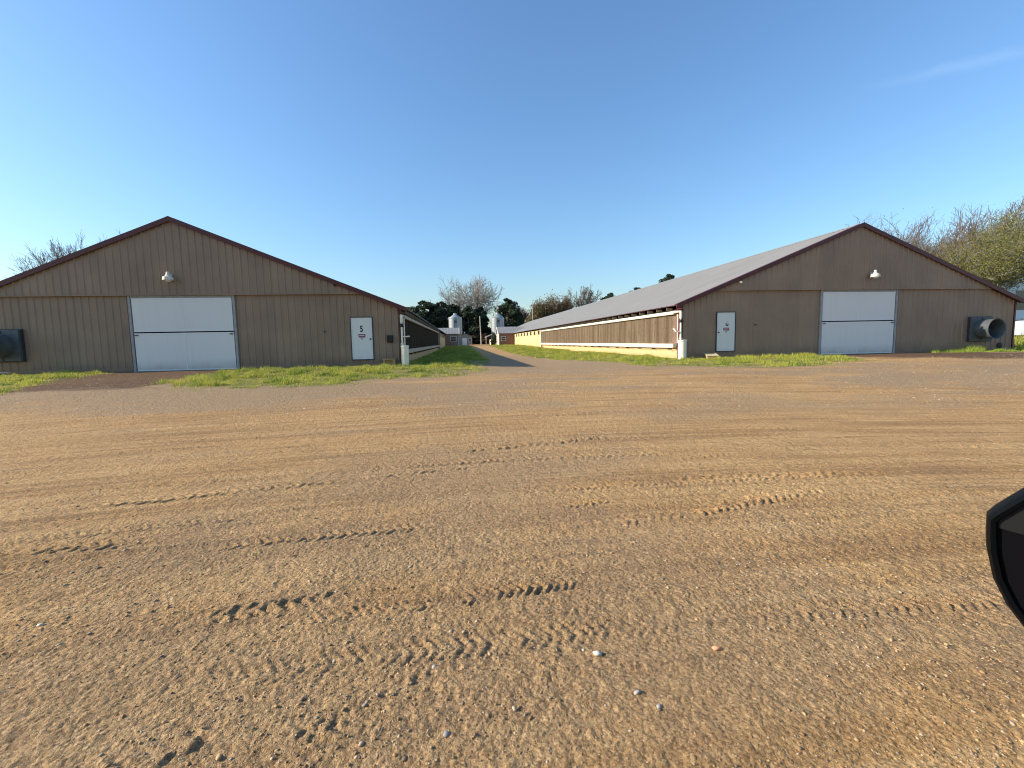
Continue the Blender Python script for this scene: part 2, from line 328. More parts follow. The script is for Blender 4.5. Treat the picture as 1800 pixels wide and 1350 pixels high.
def ground_material():
    M = bpy.data.materials.new('packed_dirt'); M.use_nodes = True; t = M.node_tree; N = t.nodes; L = t.links
    p = N['Principled BSDF']; p.inputs['Roughness'].default_value = .95; p.inputs['Specular IOR Level'].default_value = .15
    g = N.new('ShaderNodeNewGeometry'); a = N.new('ShaderNodeAttribute'); a.attribute_name = 'col'
    sep = N.new('ShaderNodeSeparateColor'); L.new(a.outputs['Color'], sep.inputs[0])
    def noi(scale, detail=6, rough=.6, vec=None):
        n = N.new('ShaderNodeTexNoise'); n.inputs['Scale'].default_value = scale; n.inputs['Detail'].default_value = detail; n.inputs['Roughness'].default_value = rough
        L.new(vec or g.outputs['Position'], n.inputs['Vector']); return n.outputs[0]
    def rng(v, a0, a1, b0=0., b1=1.):
        r = N.new('ShaderNodeMapRange'); r.inputs[1].default_value = a0; r.inputs[2].default_value = a1; r.inputs[3].default_value = b0; r.inputs[4].default_value = b1
        L.new(v, r.inputs[0]); return r.outputs[0]
    def mix(f, c1, c2, mode='MIX'):
        m = N.new('ShaderNodeMix'); m.data_type = 'RGBA'; m.blend_type = mode
        if isinstance(f, float): m.inputs[0].default_value = f
        else: L.new(f, m.inputs[0])
        for i, c in ((6, c1), (7, c2)):
            if isinstance(c, tuple): m.inputs[i].default_value = (*c, 1)
            else: L.new(c, m.inputs[i])
        return m.outputs[2]
    def math_(op, u, v=None, c=.5):
        m = N.new('ShaderNodeMath'); m.operation = op; L.new(u, m.inputs[0])
        if v is not None: L.new(v, m.inputs[1])
        else: m.inputs[1].default_value = c
        return m.outputs[0]
    # wheel-track streaks: arcs around a far turning centre
    sx = N.new('ShaderNodeSeparateXYZ'); L.new(g.outputs['Position'], sx.inputs[0])
    X = math_('SUBTRACT', sx.outputs[0], c=1.5); Y = math_('ADD', sx.outputs[1], c=22.)
    r2 = math_('ADD', math_('MULTIPLY', X, X), math_('MULTIPLY', Y, Y)); r = math_('SQRT', r2)
    th = math_('MULTIPLY', math_('ARCTAN2', X, Y), c=22.)
    cv = N.new('ShaderNodeCombineXYZ'); L.new(math_('MULTIPLY', r, c=2.2), cv.inputs[0]); L.new(math_('MULTIPLY', th, c=.16), cv.inputs[1])
    st = noi(1., 7, .62, cv.outputs[0])
    c = mix(rng(noi(.35, 4), .35, .65), (.44,.27,.115), (.39,.22,.088))
    c = mix(rng(st, .42, .64, 0., .55), c, (.56,.385,.19))
    c = mix(rng(st, .48, .34, 0., .55), c, (.21,.125,.06))
    cv2 = N.new('ShaderNodeCombineXYZ'); L.new(math_('MULTIPLY', r, c=9.), cv2.inputs[0]); L.new(math_('MULTIPLY', th, c=.55), cv2.inputs[1])
    st2 = noi(1., 6, .7, cv2.outputs[0])
    c = mix(rng(st2, .50, .66, 0., .65), c, (.60,.42,.215)); c = mix(rng(st2, .47, .36, 0., .7), c, (.20,.125,.07))
    c = mix(rng(noi(1.7, 6, .7), .52, .72, 0., .5), c, (.25,.155,.08))
    gr = mix(rng(noi(38., 3, .7), .38, .62), (.17,.125,.08), (.43,.33,.225))
    gr = mix(rng(noi(3., 5), .4, .65, 0., .45), gr, (.29,.20,.115))
    c = mix(rng(sep.outputs[2], .25, 1., 0., .95), c, gr)
    c = mix(rng(noi(75., 2, .5), .58, .68, 0., .55), c, (.60,.46,.27))
    c = mix(rng(noi(90., 2, .5), .44, .34, 0., .65), c, (.13,.08,.04))          # pale crumbs
    vg = N.new('ShaderNodeTexVoronoi'); vg.inputs['Scale'].default_value = 95.; L.new(g.outputs['Position'], vg.inputs['Vector'])
    vs_ = N.new('ShaderNodeSeparateColor'); L.new(vg.outputs['Color'], vs_.inputs[0])
    c = mix(rng(vs_.outputs[0], .62, .95, 0., .38), c, (.62,.45,.24))
    c = mix(rng(vs_.outputs[1], .60, .95, 0., .45), c, (.15,.09,.045))
    c = mix(rng(noi(26., 4, .75), .56, .68, 0., .35), c, (.16,.10,.06))
    c = mix(rng(sep.outputs[1], .3, .9, 0., .85), c, mix(rng(noi(5., 6), .4, .6), (.060,.034,.024), (.115,.07,.045)))
    c = mix(1., c, (1.07,1.03,.97), 'MULTIPLY')
    gg = mix(rng(noi(9., 5, .7), .4, .6), (.12,.14,.025), (.24,.22,.06))
    c = mix(math_('MULTIPLY', rng(sep.outputs[0], .35, .8), rng(noi(2.6, 6, .7), .36, .52, .1, 1.)), c, gg)
    L.new(c, p.inputs['Base Color'])
    h = math_('ADD', math_('MULTIPLY', noi(55., 5, .72), c=.6), math_('MULTIPLY', noi(14., 4, .6), c=.8))
    v = N.new('ShaderNodeTexVoronoi'); v.inputs['Scale'].default_value = 42.; L.new(g.outputs['Position'], v.inputs['Vector'])
    h = math_('SUBTRACT', h, math_('MULTIPLY', v.outputs['Distance'], c=.55))
    h = math_('ADD', h, math_('MULTIPLY', noi(150., 3, .7), c=.45))
    v2 = N.new('ShaderNodeTexVoronoi'); v2.inputs['Scale'].default_value = 13.; L.new(g.outputs['Position'], v2.inputs['Vector'])
    h = math_('SUBTRACT', h, math_('MULTIPLY', v2.outputs['Distance'], c=.8)); h = math_('ADD', h, math_('MULTIPLY', noi(4.5, 5, .65), c=1.6)); h = math_('ADD', h, math_('MULTIPLY', st2, c=1.6))
    b = N.new('ShaderNodeBump'); b.inputs['Strength'].default_value = 1.; b.inputs['Distance'].default_value = .022
    L.new(h, b.inputs['Height']); L.new(b.outputs[0], p.inputs['Normal'])
    return M
go = raw_mesh('ground', np.stack([fx_, fy_, gz], -1), fc, ground_material(), gcol, smooth=True, k=4)
tag(go, 'packed brown dirt and gravel yard with tyre marks', None, None, 'structure')

# ------------------------------------------------------------------ loose stones
def icos():
    t = (1+5**.5)/2; v = np.array([(-1,t,0),(1,t,0),(-1,-t,0),(1,-t,0),(0,-1,t),(0,1,t),(0,-1,-t),(0,1,-t),(t,0,-1),(t,0,1),(-t,0,-1),(-t,0,1)], float)
    f = np.array([(0,11,5),(0,5,1),(0,1,7),(0,7,10),(0,10,11),(1,5,9),(5,11,4),(11,10,2),(10,7,6),(7,1,8),(3,9,4),(3,4,2),(3,2,6),(3,6,8),(3,8,9),(4,9,5),(2,4,11),(6,2,10),(8,6,7),(9,8,1)])
    return v/np.linalg.norm(v[0]), f
def scatter_stones(name, pts, size, cols, seed):
    rg = np.random.default_rng(seed); v, f = icos(); n = len(pts)
    V = v[None]*(1+.5*rg.uniform(-1, 1, (n, 12, 1))); V = V*(np.array([1,.8,.5])*rg.uniform(.7, 1.3, (n, 1, 3)))*size[:, None, None]
    a = rg.uniform(0, 6.28, n); c, s_ = np.cos(a)[:, None], np.sin(a)[:, None]
    X = V[..., 0]*c-V[..., 1]*s_; Yv = V[..., 0]*s_+V[..., 1]*c
    V = np.stack([X, Yv, V[..., 2]], -1)+pts[:, None]
    F = (f[None]+12*np.arange(n)[:, None, None]).reshape(-1, 3)
    return raw_mesh(name, V.reshape(-1, 3), F, M_stone, np.repeat(cols, 12, 0))
rg = np.random.default_rng(4)
n1 = 60000
yy = 1.2+(rg.uniform(0, 1, n1)**1.5)*17; xx = rg.uniform(-1.25, 1.45, n1)*(yy+.6)
dens = ss(.45+.9*noise(xx*1.1, yy*1.1, 71)+.5*noise(xx*.3, yy*.3, 72)+.03*yy); keep = rg.uniform(0, 1, n1) < dens; xx, yy = xx[keep], yy[keep]
keep = ~((yy > 21.5)); xx, yy = xx[keep], yy[keep]
sz = np.clip(.003+.0028*rg.exponential(1, len(xx))+.0007*yy, .003, .011+.0012*yy)*rg.uniform(.5, .92, len(xx))
base = np.array([(.40,.26,.12),(.44,.30,.15),(.30,.18,.08),(.24,.17,.11),(.46,.36,.24),(.34,.20,.09),(.40,.31,.21)])[rg.integers(0, 7, len(xx))]*rg.uniform(.7, 1.2, (len(xx), 1))
chip = (rg.uniform(0, 1, len(xx)) < .10) & (yy > 8.5); base[chip] = np.array([.62,.53,.42])*rg.uniform(.75, 1.1, (chip.sum(), 1)); sz[chip] *= 1.25
pz = ground_h(xx, yy)+dirt_relief(xx, yy)+sz*.0
tag(scatter_stones('gravel', np.stack([xx, yy, pz], -1), sz, base, 5), 'loose gravel scattered over the dirt yard', 'gravel', None, 'stuff')
for i, (x, y, s_, c, lab) in enumerate([
 (-.095,1.62,.016,(.26,.25,.24),'small grey stone at the bottom of the yard, left of centre'),
 (.70,1.72,.017,(.36,.33,.29),'pale grey stone in the foreground, right of centre, farther of a pair'),
 (.76,1.64,.014,(.33,.31,.28),'small round grey stone just nearer than the pale one'),
 (1.17,1.92,.024,(.62,.30,.17),'orange clay lump lying in the foreground on the right'),
 (.61,1.98,.020,(.55,.50,.42),'whitish stone among pebbles above the grey pair'),
 (-.16,2.0,.017,(.40,.36,.30),'light stone beside the dark scuffed patch'),
 (-2.3,2.62,.02,(.62,.57,.46),'pale flat chip lying on the gravel at far left'),
 (.55,2.02,.014,(.50,.45,.38),'small whitish pebble left of the larger whitish stone')]):
    me = scatter_stones('stone', np.array([(0,0,0.)]), np.array([s_]), np.array([c]), 100+i)
    me.location = (x, y, gh(x, y)+float(dirt_relief(np.array([x]), np.array([y]))[0])+s_*.15)
    tag(me, lab, 'stone', 'single stones in the yard')

# ------------------------------------------------------------------ grass
def blades(name, poly, dens, hmin, hmax, width, label, seed, tint=(1,1,1), fall=None):
    rg = np.random.default_rng(seed); P = np.array(poly); x0, y0 = P.min(0); x1, y1 = P.max(0)
    n = int((x1-x0)*(y1-y0)*dens); x = rg.uniform(x0, x1, n); y = rg.uniform(y0, y1, n)
    mk = poly_mask(x, y, poly, .9, .7); cl = .5+.6*noise(x*1.3, y*1.8, seed+1)+.45*noise(x*4.2, y*5.5, seed+2)
    pr = mk*np.clip(.02+cl*1.25, .02, 1)
    if fall: pr = pr*np.clip(fall/np.maximum(y, 1), .12, 1)
    k = rg.uniform(0, 1, n) < pr; x, y, cl, mk = x[k], y[k], cl[k], mk[k]; n = len(x)
    z = ground_h(x, y)+dirt_relief(x, y)-.01
    wscale = np.clip(y/22, 1, 3.5) if fall else np.ones(n)
    h = (hmin+(hmax-hmin)*np.clip(cl, 0, 1.1)**2.2*1.3*rg.uniform(.5, 1.1, n))*np.clip(mk*1.6, .3, 1)
    w_ = width*wscale*rg.uniform(.6, 1.3, n); a = rg.uniform(0, 6.28, n); la = rg.uniform(0, 6.28, n); le = rg.uniform(.1, .9, n)*h
    A = np.stack([x-np.cos(a)*w_/2, y-np.sin(a)*w_/2, z], -1); B = np.stack([x+np.cos(a)*w_/2, y+np.sin(a)*w_/2, z], -1)
    T = np.stack([x+np.cos(la)*le, y+np.sin(la)*le, z+h], -1)
    V = np.stack([A, B, T], 1).reshape(-1, 3); F = np.arange(3*n).reshape(-1, 3)
    t = np.clip(.5+.5*noise(x*2.2, y*2.2, seed+5)+rg.uniform(-.35, .35, n), 0, 1)[:, None]
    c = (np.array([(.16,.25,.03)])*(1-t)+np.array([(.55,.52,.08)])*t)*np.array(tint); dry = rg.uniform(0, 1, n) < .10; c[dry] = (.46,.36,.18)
    o = raw_mesh(name, V, F, M_grass, np.repeat(c, 3, 0)); return tag(o, label, 'grass', None, 'stuff')
G = {k: p for p, k in GRASS}
blades('grass', G['a'], 800, .03, .17, .022, 'bright green grass along the foot of the left barn, far left', 10)
blades('grass', G['b'], 800, .03, .17, .022, 'bright green grass in front of the left barn beside its big door', 20)
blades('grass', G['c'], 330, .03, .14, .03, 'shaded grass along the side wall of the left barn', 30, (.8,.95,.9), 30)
blades('grass', G['d'], 560, .03, .15, .024, 'sunlit grass around the near corner and side of the right barn', 40, (1,1,1), 26)
blades('grass', G['e'], 1000, .06, .26, .022, 'green weeds at the foot of the right barn below its fan', 50, (.75,.95,.8))
blades('grass', [(31,20),(62,20),(62,48),(31,48)], 60, .1, .5, .05, 'green bank beyond the right end of the right barn', 60)

# ------------------------------------------------------------------ barns
SL = .403
EAVE_X = HALF+.36; EAVE_Z = 2.66; APEX_Z = EAVE_Z+SL*EAVE_X
def roof_z(x): return APEX_Z-SL*abs(x)
RIB, RW, RH = .305, .075, .028
def rib_xs(x0, x1, extra=(), rib=RIB, rw=RW):
    xs = {round(x0,4), round(x1,4)}; i = math.floor(x0/rib)-1
    pts = {}
    while i*rib < x1+rib:
        c = i*rib
        for dx, h in ((-rw/2,0),(-rw/5,1),(rw/5,1),(rw/2,0)):
            if x0 < c+dx < x1: pts[round(c+dx,4)] = h
        i += 1
    for e in (x0, x1, *extra):
        e = round(e, 4)
        if e not in pts:
            d = abs((e+rib/2)%rib-rib/2); pts[e] = 1 if d < rw/5 else (0 if d > rw/2 else (rw/2-d)/(rw/2-rw/5))
    return sorted(pts.items())
def ribbed_wall(mb, x0, x1, zb, zt, y, openings=(), out=-1, rh=RH, extra=()):
    ex = [e for o in openings for e in (o[0], o[1])]+list(extra); P = rib_xs(x0, x1, ex)
    for (a, ha), (b, hb) in zip(P[:-1], P[1:]):
        m_ = (a+b)/2; spans = [(zb(a), zt(a), zb(b), zt(b))]
        for o in openings:
            if o[0] < m_ < o[1]: spans = [(zb(a), o[2], zb(b), o[2]), (o[3], zt(a), o[3], zt(b))]
        ya, yb = y+out*rh*ha, y+out*rh*hb
        for (p0, p1, q0, q1) in spans:
            if p1-p0 > .004 or q1-q0 > .004:
                mb.add([(a,ya,p0),(b,yb,q0),(b,yb,max(q1,q0)),(a,ya,max(p1,p0))], [(0,1,2,3)])
def text_mesh(s, size, name, parent, m, loc, off=.0, sx=1.):
    cu = bpy.data.curves.new('t', 'FONT'); cu.body = s; cu.size = size; cu.extrude = .002; cu.offset = off; cu.align_x = 'CENTER'; cu.align_y = 'CENTER'
    to = bpy.data.objects.new('t', cu); COL.objects.link(to); bpy.context.view_layer.update()
    me = bpy.data.meshes.new_from_object(to.evaluated_get(bpy.context.evaluated_depsgraph_get())); bpy.data.objects.remove(to)
    me.materials.clear(); me.materials.append(m); me.name = name
    o = bpy.data.objects.new(name, me); COL.objects.link(o); o.parent = parent; o.location = loc; o.rotation_euler = (R(90), 0, 0); o.scale = (sx, 1, 1)
    return o
def make_barn(cx, cy, s, number, label):
    """s=+1: detailed side faces +X ; s=-1: detailed side faces -X"""
    root = empty('poultry_barn', (cx, cy, 0), label, 'barn', 'poultry barns')
    L_ = 152.
    dc = .15; dw = 2.07; dz = 3.24                                    # big door
    mx0, mx1 = sorted((s*(7.30 if s > 0 else 7.72), s*(8.32 if s > 0 else 6.68))); mz0, mz1 = .30, 2.30
    BZ = 3.37
    # front walls
    wl = MB(); zt = lambda x: min(BZ+.03, roof_z(x)-.12)
    xk = (APEX_Z-.12-BZ-.03)/SL
    for wa, wb in ((-HALF, dc-dw-.14), (dc+dw+.14, HALF)):
        wl = MB(); ribbed_wall(wl, wa, wb, lambda x: .10, zt, 0, [(mx0, mx1, mz0, mz1)] if wa < mx0 < wb else [], extra=[e_ for e_ in (-xk, xk) if wa < e_ < wb])
        wl.build('front_wall', M_wall, root)
    gb = MB(); xe = (APEX_Z-.10-BZ)/SL
    ribbed_wall(gb, -xe, xe, lambda x: BZ, lambda x: max(BZ, roof_z(x)-.10), -.13, extra=(0,))
    gb.box(-xe, xe, -.155, -.02, BZ-.035, BZ)
    gb.build('gable_panel', M_wall, root)
    # door track shadow box between the two planes, closed behind the gable panel
    tk = MB(); tk.box(-xe+.1, xe-.1, -.118, -.06, BZ+.0, BZ+.06); tk.build('door_track', M_dark, root)
    # base board and footing
    for a, b in ((-HALF, dc-dw-.14), (dc+dw+.14, HALF)):
        bt = MB(); bt.box(a, b, -.035, .02, .02, .17); bt.build('base_board', M_wall, root)
    ft = MB(); ft.box(-HALF+.02, HALF-.02, -.02, .3, -.5, .02); ft.box(dc-dw-.5, dc+dw+.5, -.75, -.021, -.4, -.02); ft.build('footing', M_conc, root)
    # corner trims
    for q in (-1, 1):
        c = MB(); c.box(q*HALF-.035 if q > 0 else -HALF-.05, q*HALF+.05 if q > 0 else -HALF+.035, -.05, .30, .0, EAVE_Z-.02); c.build('corner_trim', M_trim, root)
    # rake trim, ridge cap
    for q in (-1, 1):
        t = MB(); xa, xb = 0., q*(EAVE_X+.02)
        poly = [(xa, APEX_Z+.035), (xb, APEX_Z-SL*abs(xb)+.035), (xb, APEX_Z-SL*abs(xb)-.17), (xa, APEX_Z-.17)]
        t.prism(poly, 'y', -.26, -.20)
        t.prism([(xa, APEX_Z+.045),(xb, roof_z(xb)+.045),(xb, roof_z(xb)+.036),(xa, APEX_Z+.036)], 'y', -.262, .0)
        t.build('rake_trim', M_trim, root)
        so = MB(); so.prism([(xa, APEX_Z-.10),(q*(HALF+.25), roof_z(HALF+.25)-.10),(q*(HALF+.25), roof_z(HALF+.25)-.125),(xa, APEX_Z-.125)], 'y', -.199, -.002); so.build('soffit', M_trim, root)
    # roof
    rf = MB(); P = rib_xs(-.255, L_)
    for q in (-1, 1):
        for (a, ha), (b, hb) in zip(P[:-1], P[1:]):
            ta, tb = .0+.026*ha, .0+.026*hb; xo = q*EAVE_X
            rf.add([(0,a,APEX_Z+ta),(0,b,APEX_Z+tb),(xo,b,EAVE_Z+tb),(xo,a,EAVE_Z+ta)], [(0,1,2,3)])
    rf.build('roof', M_roof, root)
    rc = MB(); rc.prism([(-.22, APEX_Z-.22*SL+.03),(0, APEX_Z+.035),(.22, APEX_Z-.22*SL+.03),(.22, APEX_Z-.22*SL+.042),(0, APEX_Z+.05),(-.22, APEX_Z-.22*SL+.042)], 'y', -.27, L_)
    rc.build('ridge_cap', M_galv, root)
    # back gable and plain far side wall
    bk = MB(); bk.prism([(-HALF,-.5),(HALF,-.5),(HALF,roof_z(HALF)-.1),(0,APEX_Z-.1),(-HALF,roof_z(HALF)-.1)], 'y', L_-.3, L_-.2); bk.build('back_wall', M_wall, root)
    pw = MB(); pw.box(-s*HALF-.02, -s*HALF+.02, .3, L_-.3, -.5, EAVE_Z+.06); pw.build('side_wall', M_siding, root)
    # ceiling that closes the loft (dark interior behind the open eaves)
    ce = MB(); ce.box(-HALF+.05, HALF-.05, .05, L_-.4, 2.46, 2.50); ce.build('ceiling', M_gap, root)
    # ---- detailed side: X = s*HALF
    X = lambda d: s*(HALF+d)
    def sbox(mb, d0, d1, y0, y1, z0, z1):
        a, b = sorted((X(d0), X(d1))); mb.box(a, b, y0, y1, z0, z1)
    lw = MB(); sbox(lw, -.10, 0, .30, 38.6, -.5, .50)
    for k in range(2): sbox(lw, .0, .018, .5, 38.0, .03+k*.20-.12, .03+k*.20+.06)
    sbox(lw, .0, .05, .45, 38.2, .42, .50)
    lw.build('side_wall', M_siding, root)
    bp = MB(); sbox(bp, -.06, .0, .30, .95, .50, 2.46); bp.build('end_panel', M_brown, root)
    # beam above the pads
    # cooling pad: thin fluted sheets, 64 panels of .6 m
    cp = MB(); y = .95; rr = random.Random(7 if s > 0 else 8)
    while y < 38.2:
        d = rr.uniform(-.012, .012)
        for k in range(6):
            y0 = y+k*.1; cp.add([(X(.01+d),y0,.70),(X(.035+d),y0+.035,.70),(X(.035+d),y0+.065,.70),(X(.01+d),y0+.1,.70),(X(.01+d),y0,2.28),(X(.035+d),y0+.035,2.28),(X(.035+d),y0+.065,2.28),(X(.01+d),y0+.1,2.28)],
                                [(0,1,5,4),(1,2,6,5),(2,3,7,6)])
        y += .6
    cp.build('cooling_pad', M_pad if s < 0 else M_padshade, root)
    fr = MB(); sbox(fr, -.02, .0, .95, 38.2, .5, 2.46); fr.build('pad_backing', M_gap, root)
    tp = MB(); sbox(tp, .0, .17, .55, 38.2, 2.24, 2.40); tp.build('header_gutter', M_pvc if s < 0 else M_pvcshade, root, bevel=.02)
    lp = MB(); sbox(lp, .0, .24, .42, 38.2, .53, .74); lp.build('return_gutter', M_pvc if s < 0 else M_pvcshade, root, bevel=.03)
    br0 = None
    for k in range(19):
        yb = .9+k*2.0
        if br0 is None:
            mb = MB(); sbox(mb, .0, .26, -.02, .02, .44, .525); br0 = mb.build('gutter_bracket', M_dark, root); br0.location = (0, yb, 0)
        else:
            c = br0.copy(); COL.objects.link(c); c.parent = root; c.location = (0, yb, 0)
    rt0 = None
    for k in range(32):
        yb = .95+k*1.2
        if rt0 is None:
            mb = MB(); sbox(mb, .02, .33, -.019, .019, 2.45, 2.58); rt0 = mb.build('rafter_tail', M_rafter, root); rt0.location = (0, yb, 0)
        else:
            c = rt0.copy(); COL.objects.link(c); c.parent = root; c.location = (0, yb, 0)
    et = MB(); sbox(et, .325, .345, -.2, L_, EAVE_Z-.035, EAVE_Z-.008); et.build('eave_trim', M_trim, root)
    po = MB(); sbox(po, .0, .28, 38.25, 38.5, -.3, 2.45); po.build('end_post', M_pvc if s < 0 else M_pvcshade, root, bevel=.02)
    # beyond the pads: sided wall with small inlets
    ww = MB(); n = 11
    for k in range(n):
        z0 = .10+k*.215
        sbox(ww, -.1, .012+.012*(k%2), 38.6, L_-.3, z0-(.6 if k == 0 else 0), min(z0+.215, 2.5))
    ww.build('inlet_wall', M_siding, root)
    w0 = None
    for k in range(8):
        yb = 41.1+k*3.55
        if w0 is None:
            mb = MB(); sbox(mb, .03, .05, -.62, .62, 1.90, 2.42); w0 = mb.build('air_inlet', M_gap, root); w0.location = (0, yb, 0)
        else:
            c = w0.copy(); COL.objects.link(c); c.parent = root; c.location = (0, yb, 0)
    # standpipe
    sp = MB(); px_ = X(.10); py_ = -.14
    sp.tube((px_,py_,.80),(px_,py_,2.34),.045,n=12); sp.tube((px_,py_,2.34),(px_,.6,2.34),.05,n=12)
    sp.tube((px_,py_,2.0),(px_,py_,2.34),.065,n=12); sp.tube((X(.2),py_+.12,.80),(X(.2),py_+.12,2.2),.028,n=10)
    sp.tube((px_,py_,1.35),(X(.36),py_-.02,1.35),.03,n=10); sp.tube((X(.36),py_-.02,1.35),(X(.42),py_+.12,1.52 if s < 0 else 1.36),.035,n=10)
    sp.tube((X(.02),py_,1.0),(X(.18),py_,1.0),.03,n=8)
    sp.build('standpipe', M_pvc, root, smooth=True)
    vv = MB(); vv.tube((px_,py_,1.80),(px_,py_,1.95),.07,n=12); vv.tube((X(-.02),py_-.07,1.84),(X(.2),py_-.05,1.80),.02,n=8); vv.build('valve', M_black, root, smooth=True)
    # eave corner bracket pieces
    eb = MB(); sbox(eb, .03, .30, -.16, -.13, 2.42, 2.47); eb.box(*sorted((X(.02), X(.10))), -.199, .3, 2.47, 2.53); eb.build('eave_return', M_trim, root)
    # ---- big sliding door
    for q in (-1, 1):
        jb = MB(); a, b = sorted((dc+q*(dw+.035), dc+q*(dw+.135))); jb.box(a, b, -.07, .02, -.02, BZ-.037); jb.build('door_jamb', M_jamb, root)
    bd = MB(); bd.box(dc-dw-.03, dc+dw+.03, .03, .05, -.05, BZ); bd.build('door_recess', M_gap, root)
    bh = MB(); bh.box(dc-dw-.03, dc+dw+.03, -.055, .02, dz+.0, BZ-.037); bh.build('door_header', M_jamb, root)
    for z0, z1, nm in ((1.76, dz-.01, 'upper'), (.03, 1.70, 'lower')):
        p_ = MB(); p_.box(dc-dw, dc+dw, -.05, .0, z0, z1); o = p_.build('door_leaf', M_door, root, bevel=.004)
        rm = MB(); t_ = .05
        rm.box(dc-dw-.001, dc+dw+.001, -.056, -.0505, z1-t_, z1+.002); rm.box(dc-dw-.001, dc+dw+.001, -.056, -.0505, z0-.002, z0+t_)
        rm.box(dc-.02, dc+.02, -.056, -.0505, z0+t_, z1-t_); rm.build('leaf_trim', M_white, o)
        if nm == 'lower':
            for q in (-1, 1):
                hh = MB(); hh.box(dc+q*(dw-.10)-.07, dc+q*(dw-.10)+.07, -.09, -.057, 1.60, 1.64); hh.build('latch', M_dark, o)
    # ---- entry door
    fr = MB(); f_ = .032
    fr.box(mx0, mx0+f_, -.06, .04, mz0, mz1); fr.box(mx1-f_, mx1, -.06, .04, mz0, mz1); fr.box(mx0+f_, mx1-f_, -.06, .04, mz1-f_, mz1); fr.box(mx0+f_, mx1-f_, -.06, .04, mz0, mz0+f_)
    ed = MB(); ed.box(mx0+f_+.004, mx1-f_-.004, -.03, .01, mz0+f_+.004, mz1-f_-.004); ed = ed.build('entry_door', M_door, root)
    fr.build('door_frame', M_dark, ed)
    de = MB(); x0, x1, z0, z1 = mx0+f_+.006, mx1-f_-.006, mz0+f_+.006, mz1-f_-.006; t_ = .045
    de.box(x0, x0+t_, -.036, -.0305, z0, z1); de.box(x1-t_, x1, -.036, -.0305, z0, z1); de.box(x0+t_, x1-t_, -.036, -.0305, z1-t_, z1); de.box(x0+t_, x1-t_, -.036, -.0305, z0, z0+t_)
    de.build('door_edge', M_white, ed)
    kx = mx1-.13 if s > 0 else mx0+.13
    kb = MB(); kb.lathe([(0,-.045),(.03,-.04),(.032,-.02),(.018,.0),(.04,.003),(.04,.012),(0,.012)], (kx,-.045,1.27), 14, 'y'); kb.build('door_knob', M_dark, ed, smooth=True)
    sxc = (mx0+mx1)/2+(.01 if s > 0 else .03)
    # number and notice
    if number == '5': text_mesh('5', .40, 'number', ed, M_ink, (sxc-.02, -.034, 1.73), .012, .72)
    else:
        nb = MB(); pts = []
        for k in range(9):
            a = math.pi*(.95+1.1*k/8); pts.append((math.cos(a)*.052, math.sin(a)*.055))
        for (a, b), (c, d) in zip(pts[:-1], pts[1:]): nb.tube((sxc+.03+a,-.036,1.66+b),(sxc+.03+c,-.036,1.66+d),.02,n=6)
        nb.tube((sxc-.022,-.036,1.66),(sxc-.022,-.036,1.73),.02,n=6); nb.tube((sxc+.082,-.036,1.66),(sxc+.082,-.036,1.71),.018,n=6)
        nb.tube((sxc+.05,-.036,1.80),(sxc+.085,-.036,1.815),.007,n=6)
        tag(nb.build('number', M_ink, ed), 'worn house number with its upper part gone')
    sg = MB(); zc = 1.38; x0, x1 = sxc-.17, sxc+.15; xm = (x0+x1)/2
    sg.cur = 0; sg.prism([(x0-.01,zc+.13),(x1+.01,zc+.13),(x1+.01,zc-.04),(xm+.10,zc-.15),(xm-.10,zc-.15),(x0-.01,zc-.04)], 'y', -.034, -.0305)
    sg.cur = 1; sg.prism([(x0,zc+.12),(x1,zc+.12),(x1-.01,zc-.005),(x0+.01,zc-.005)], 'y', -.037, -.0345)
    sg.cur = 2; sg.prism([(x0+.03,zc+.10),(x1-.03,zc+.10),(x1-.035,zc+.015),(x0+.035,zc+.015)], 'y', -.040, -.0375)
    sg.cur = 0; sg.prism([(x0+.04,zc+.073),(x1-.04,zc+.073),(x1-.04,zc+.045),(x0+.04,zc+.045)], 'y', -.043, -.0405)
    sg.cur = 1
    for k in range(9):
        xa = x0+.02+k*.033; sg.box(xa, xa+.022, -.037, -.0345, zc-.045, zc-.02)
    for k in range(4): sg.box(xm-.06+k*.032, xm-.06+k*.032+.022, -.037, -.0345, zc-.085, zc-.06)
    for k in range(3): sg.box(xm-.045+k*.032, xm-.045+k*.032+.022, -.037, -.0345, zc-.12, zc-.10)
    sg.build('notice', [M_white, M_ink, M_red], ed)
    # ---- gable lamp over the big door
    lx, lz = (-.12, 4.02) if s > 0 else (.62, 4.0)
    la = MB(); la.lathe([(.0,.30),(.055,.29),(.07,.18),(.09,.13),(.20,.07),(.215,-.06),(.205,-.07),(.19,.05),(.0,.06)], (lx,-.42,lz), 20)
    la = la.build('yard_lamp', M_lamp, root, smooth=True)
    bk = MB(); bk.tube((lx,-.42,lz+.20),(lx+(.0),-.17,lz+.10),.02,n=8); bk.box(lx-.05,lx+.05,-.19,-.158,lz-.02,lz+.22); bk.tube((lx+s*.12,-.17,lz-.12),(lx+s*.30,-.17,lz-.18),.018,n=8); bk.build('bracket', M_galv, la)
    gl = MB(); gl.lathe([(0,-.10),(.07,-.09),(.13,-.04),(.15,.02),(.0,.03)], (lx,-.42,lz-.04), 16); gl.build('globe', M_white, la, smooth=True)
    # small floodlight / sensor under the rake
    cxm = 6.75 if s > 0 else -6.6; czm = 3.74
    c_ = MB(); c_.box(cxm-.05, cxm+.05, -.24, -.165, czm-.04, czm+.04); c_.tube((cxm,-.16,czm+.05),(cxm,-.24,czm+.0),.02,n=6)
    c_.tube((cxm+.02,-.30,czm-.02),(cxm+.02,-.22,czm),.045,n=12); c_.build('eave_sensor', M_white if s < 0 else M_black, root)
    # hook on the wall
    hx = 6.15 if s > 0 else -5.6
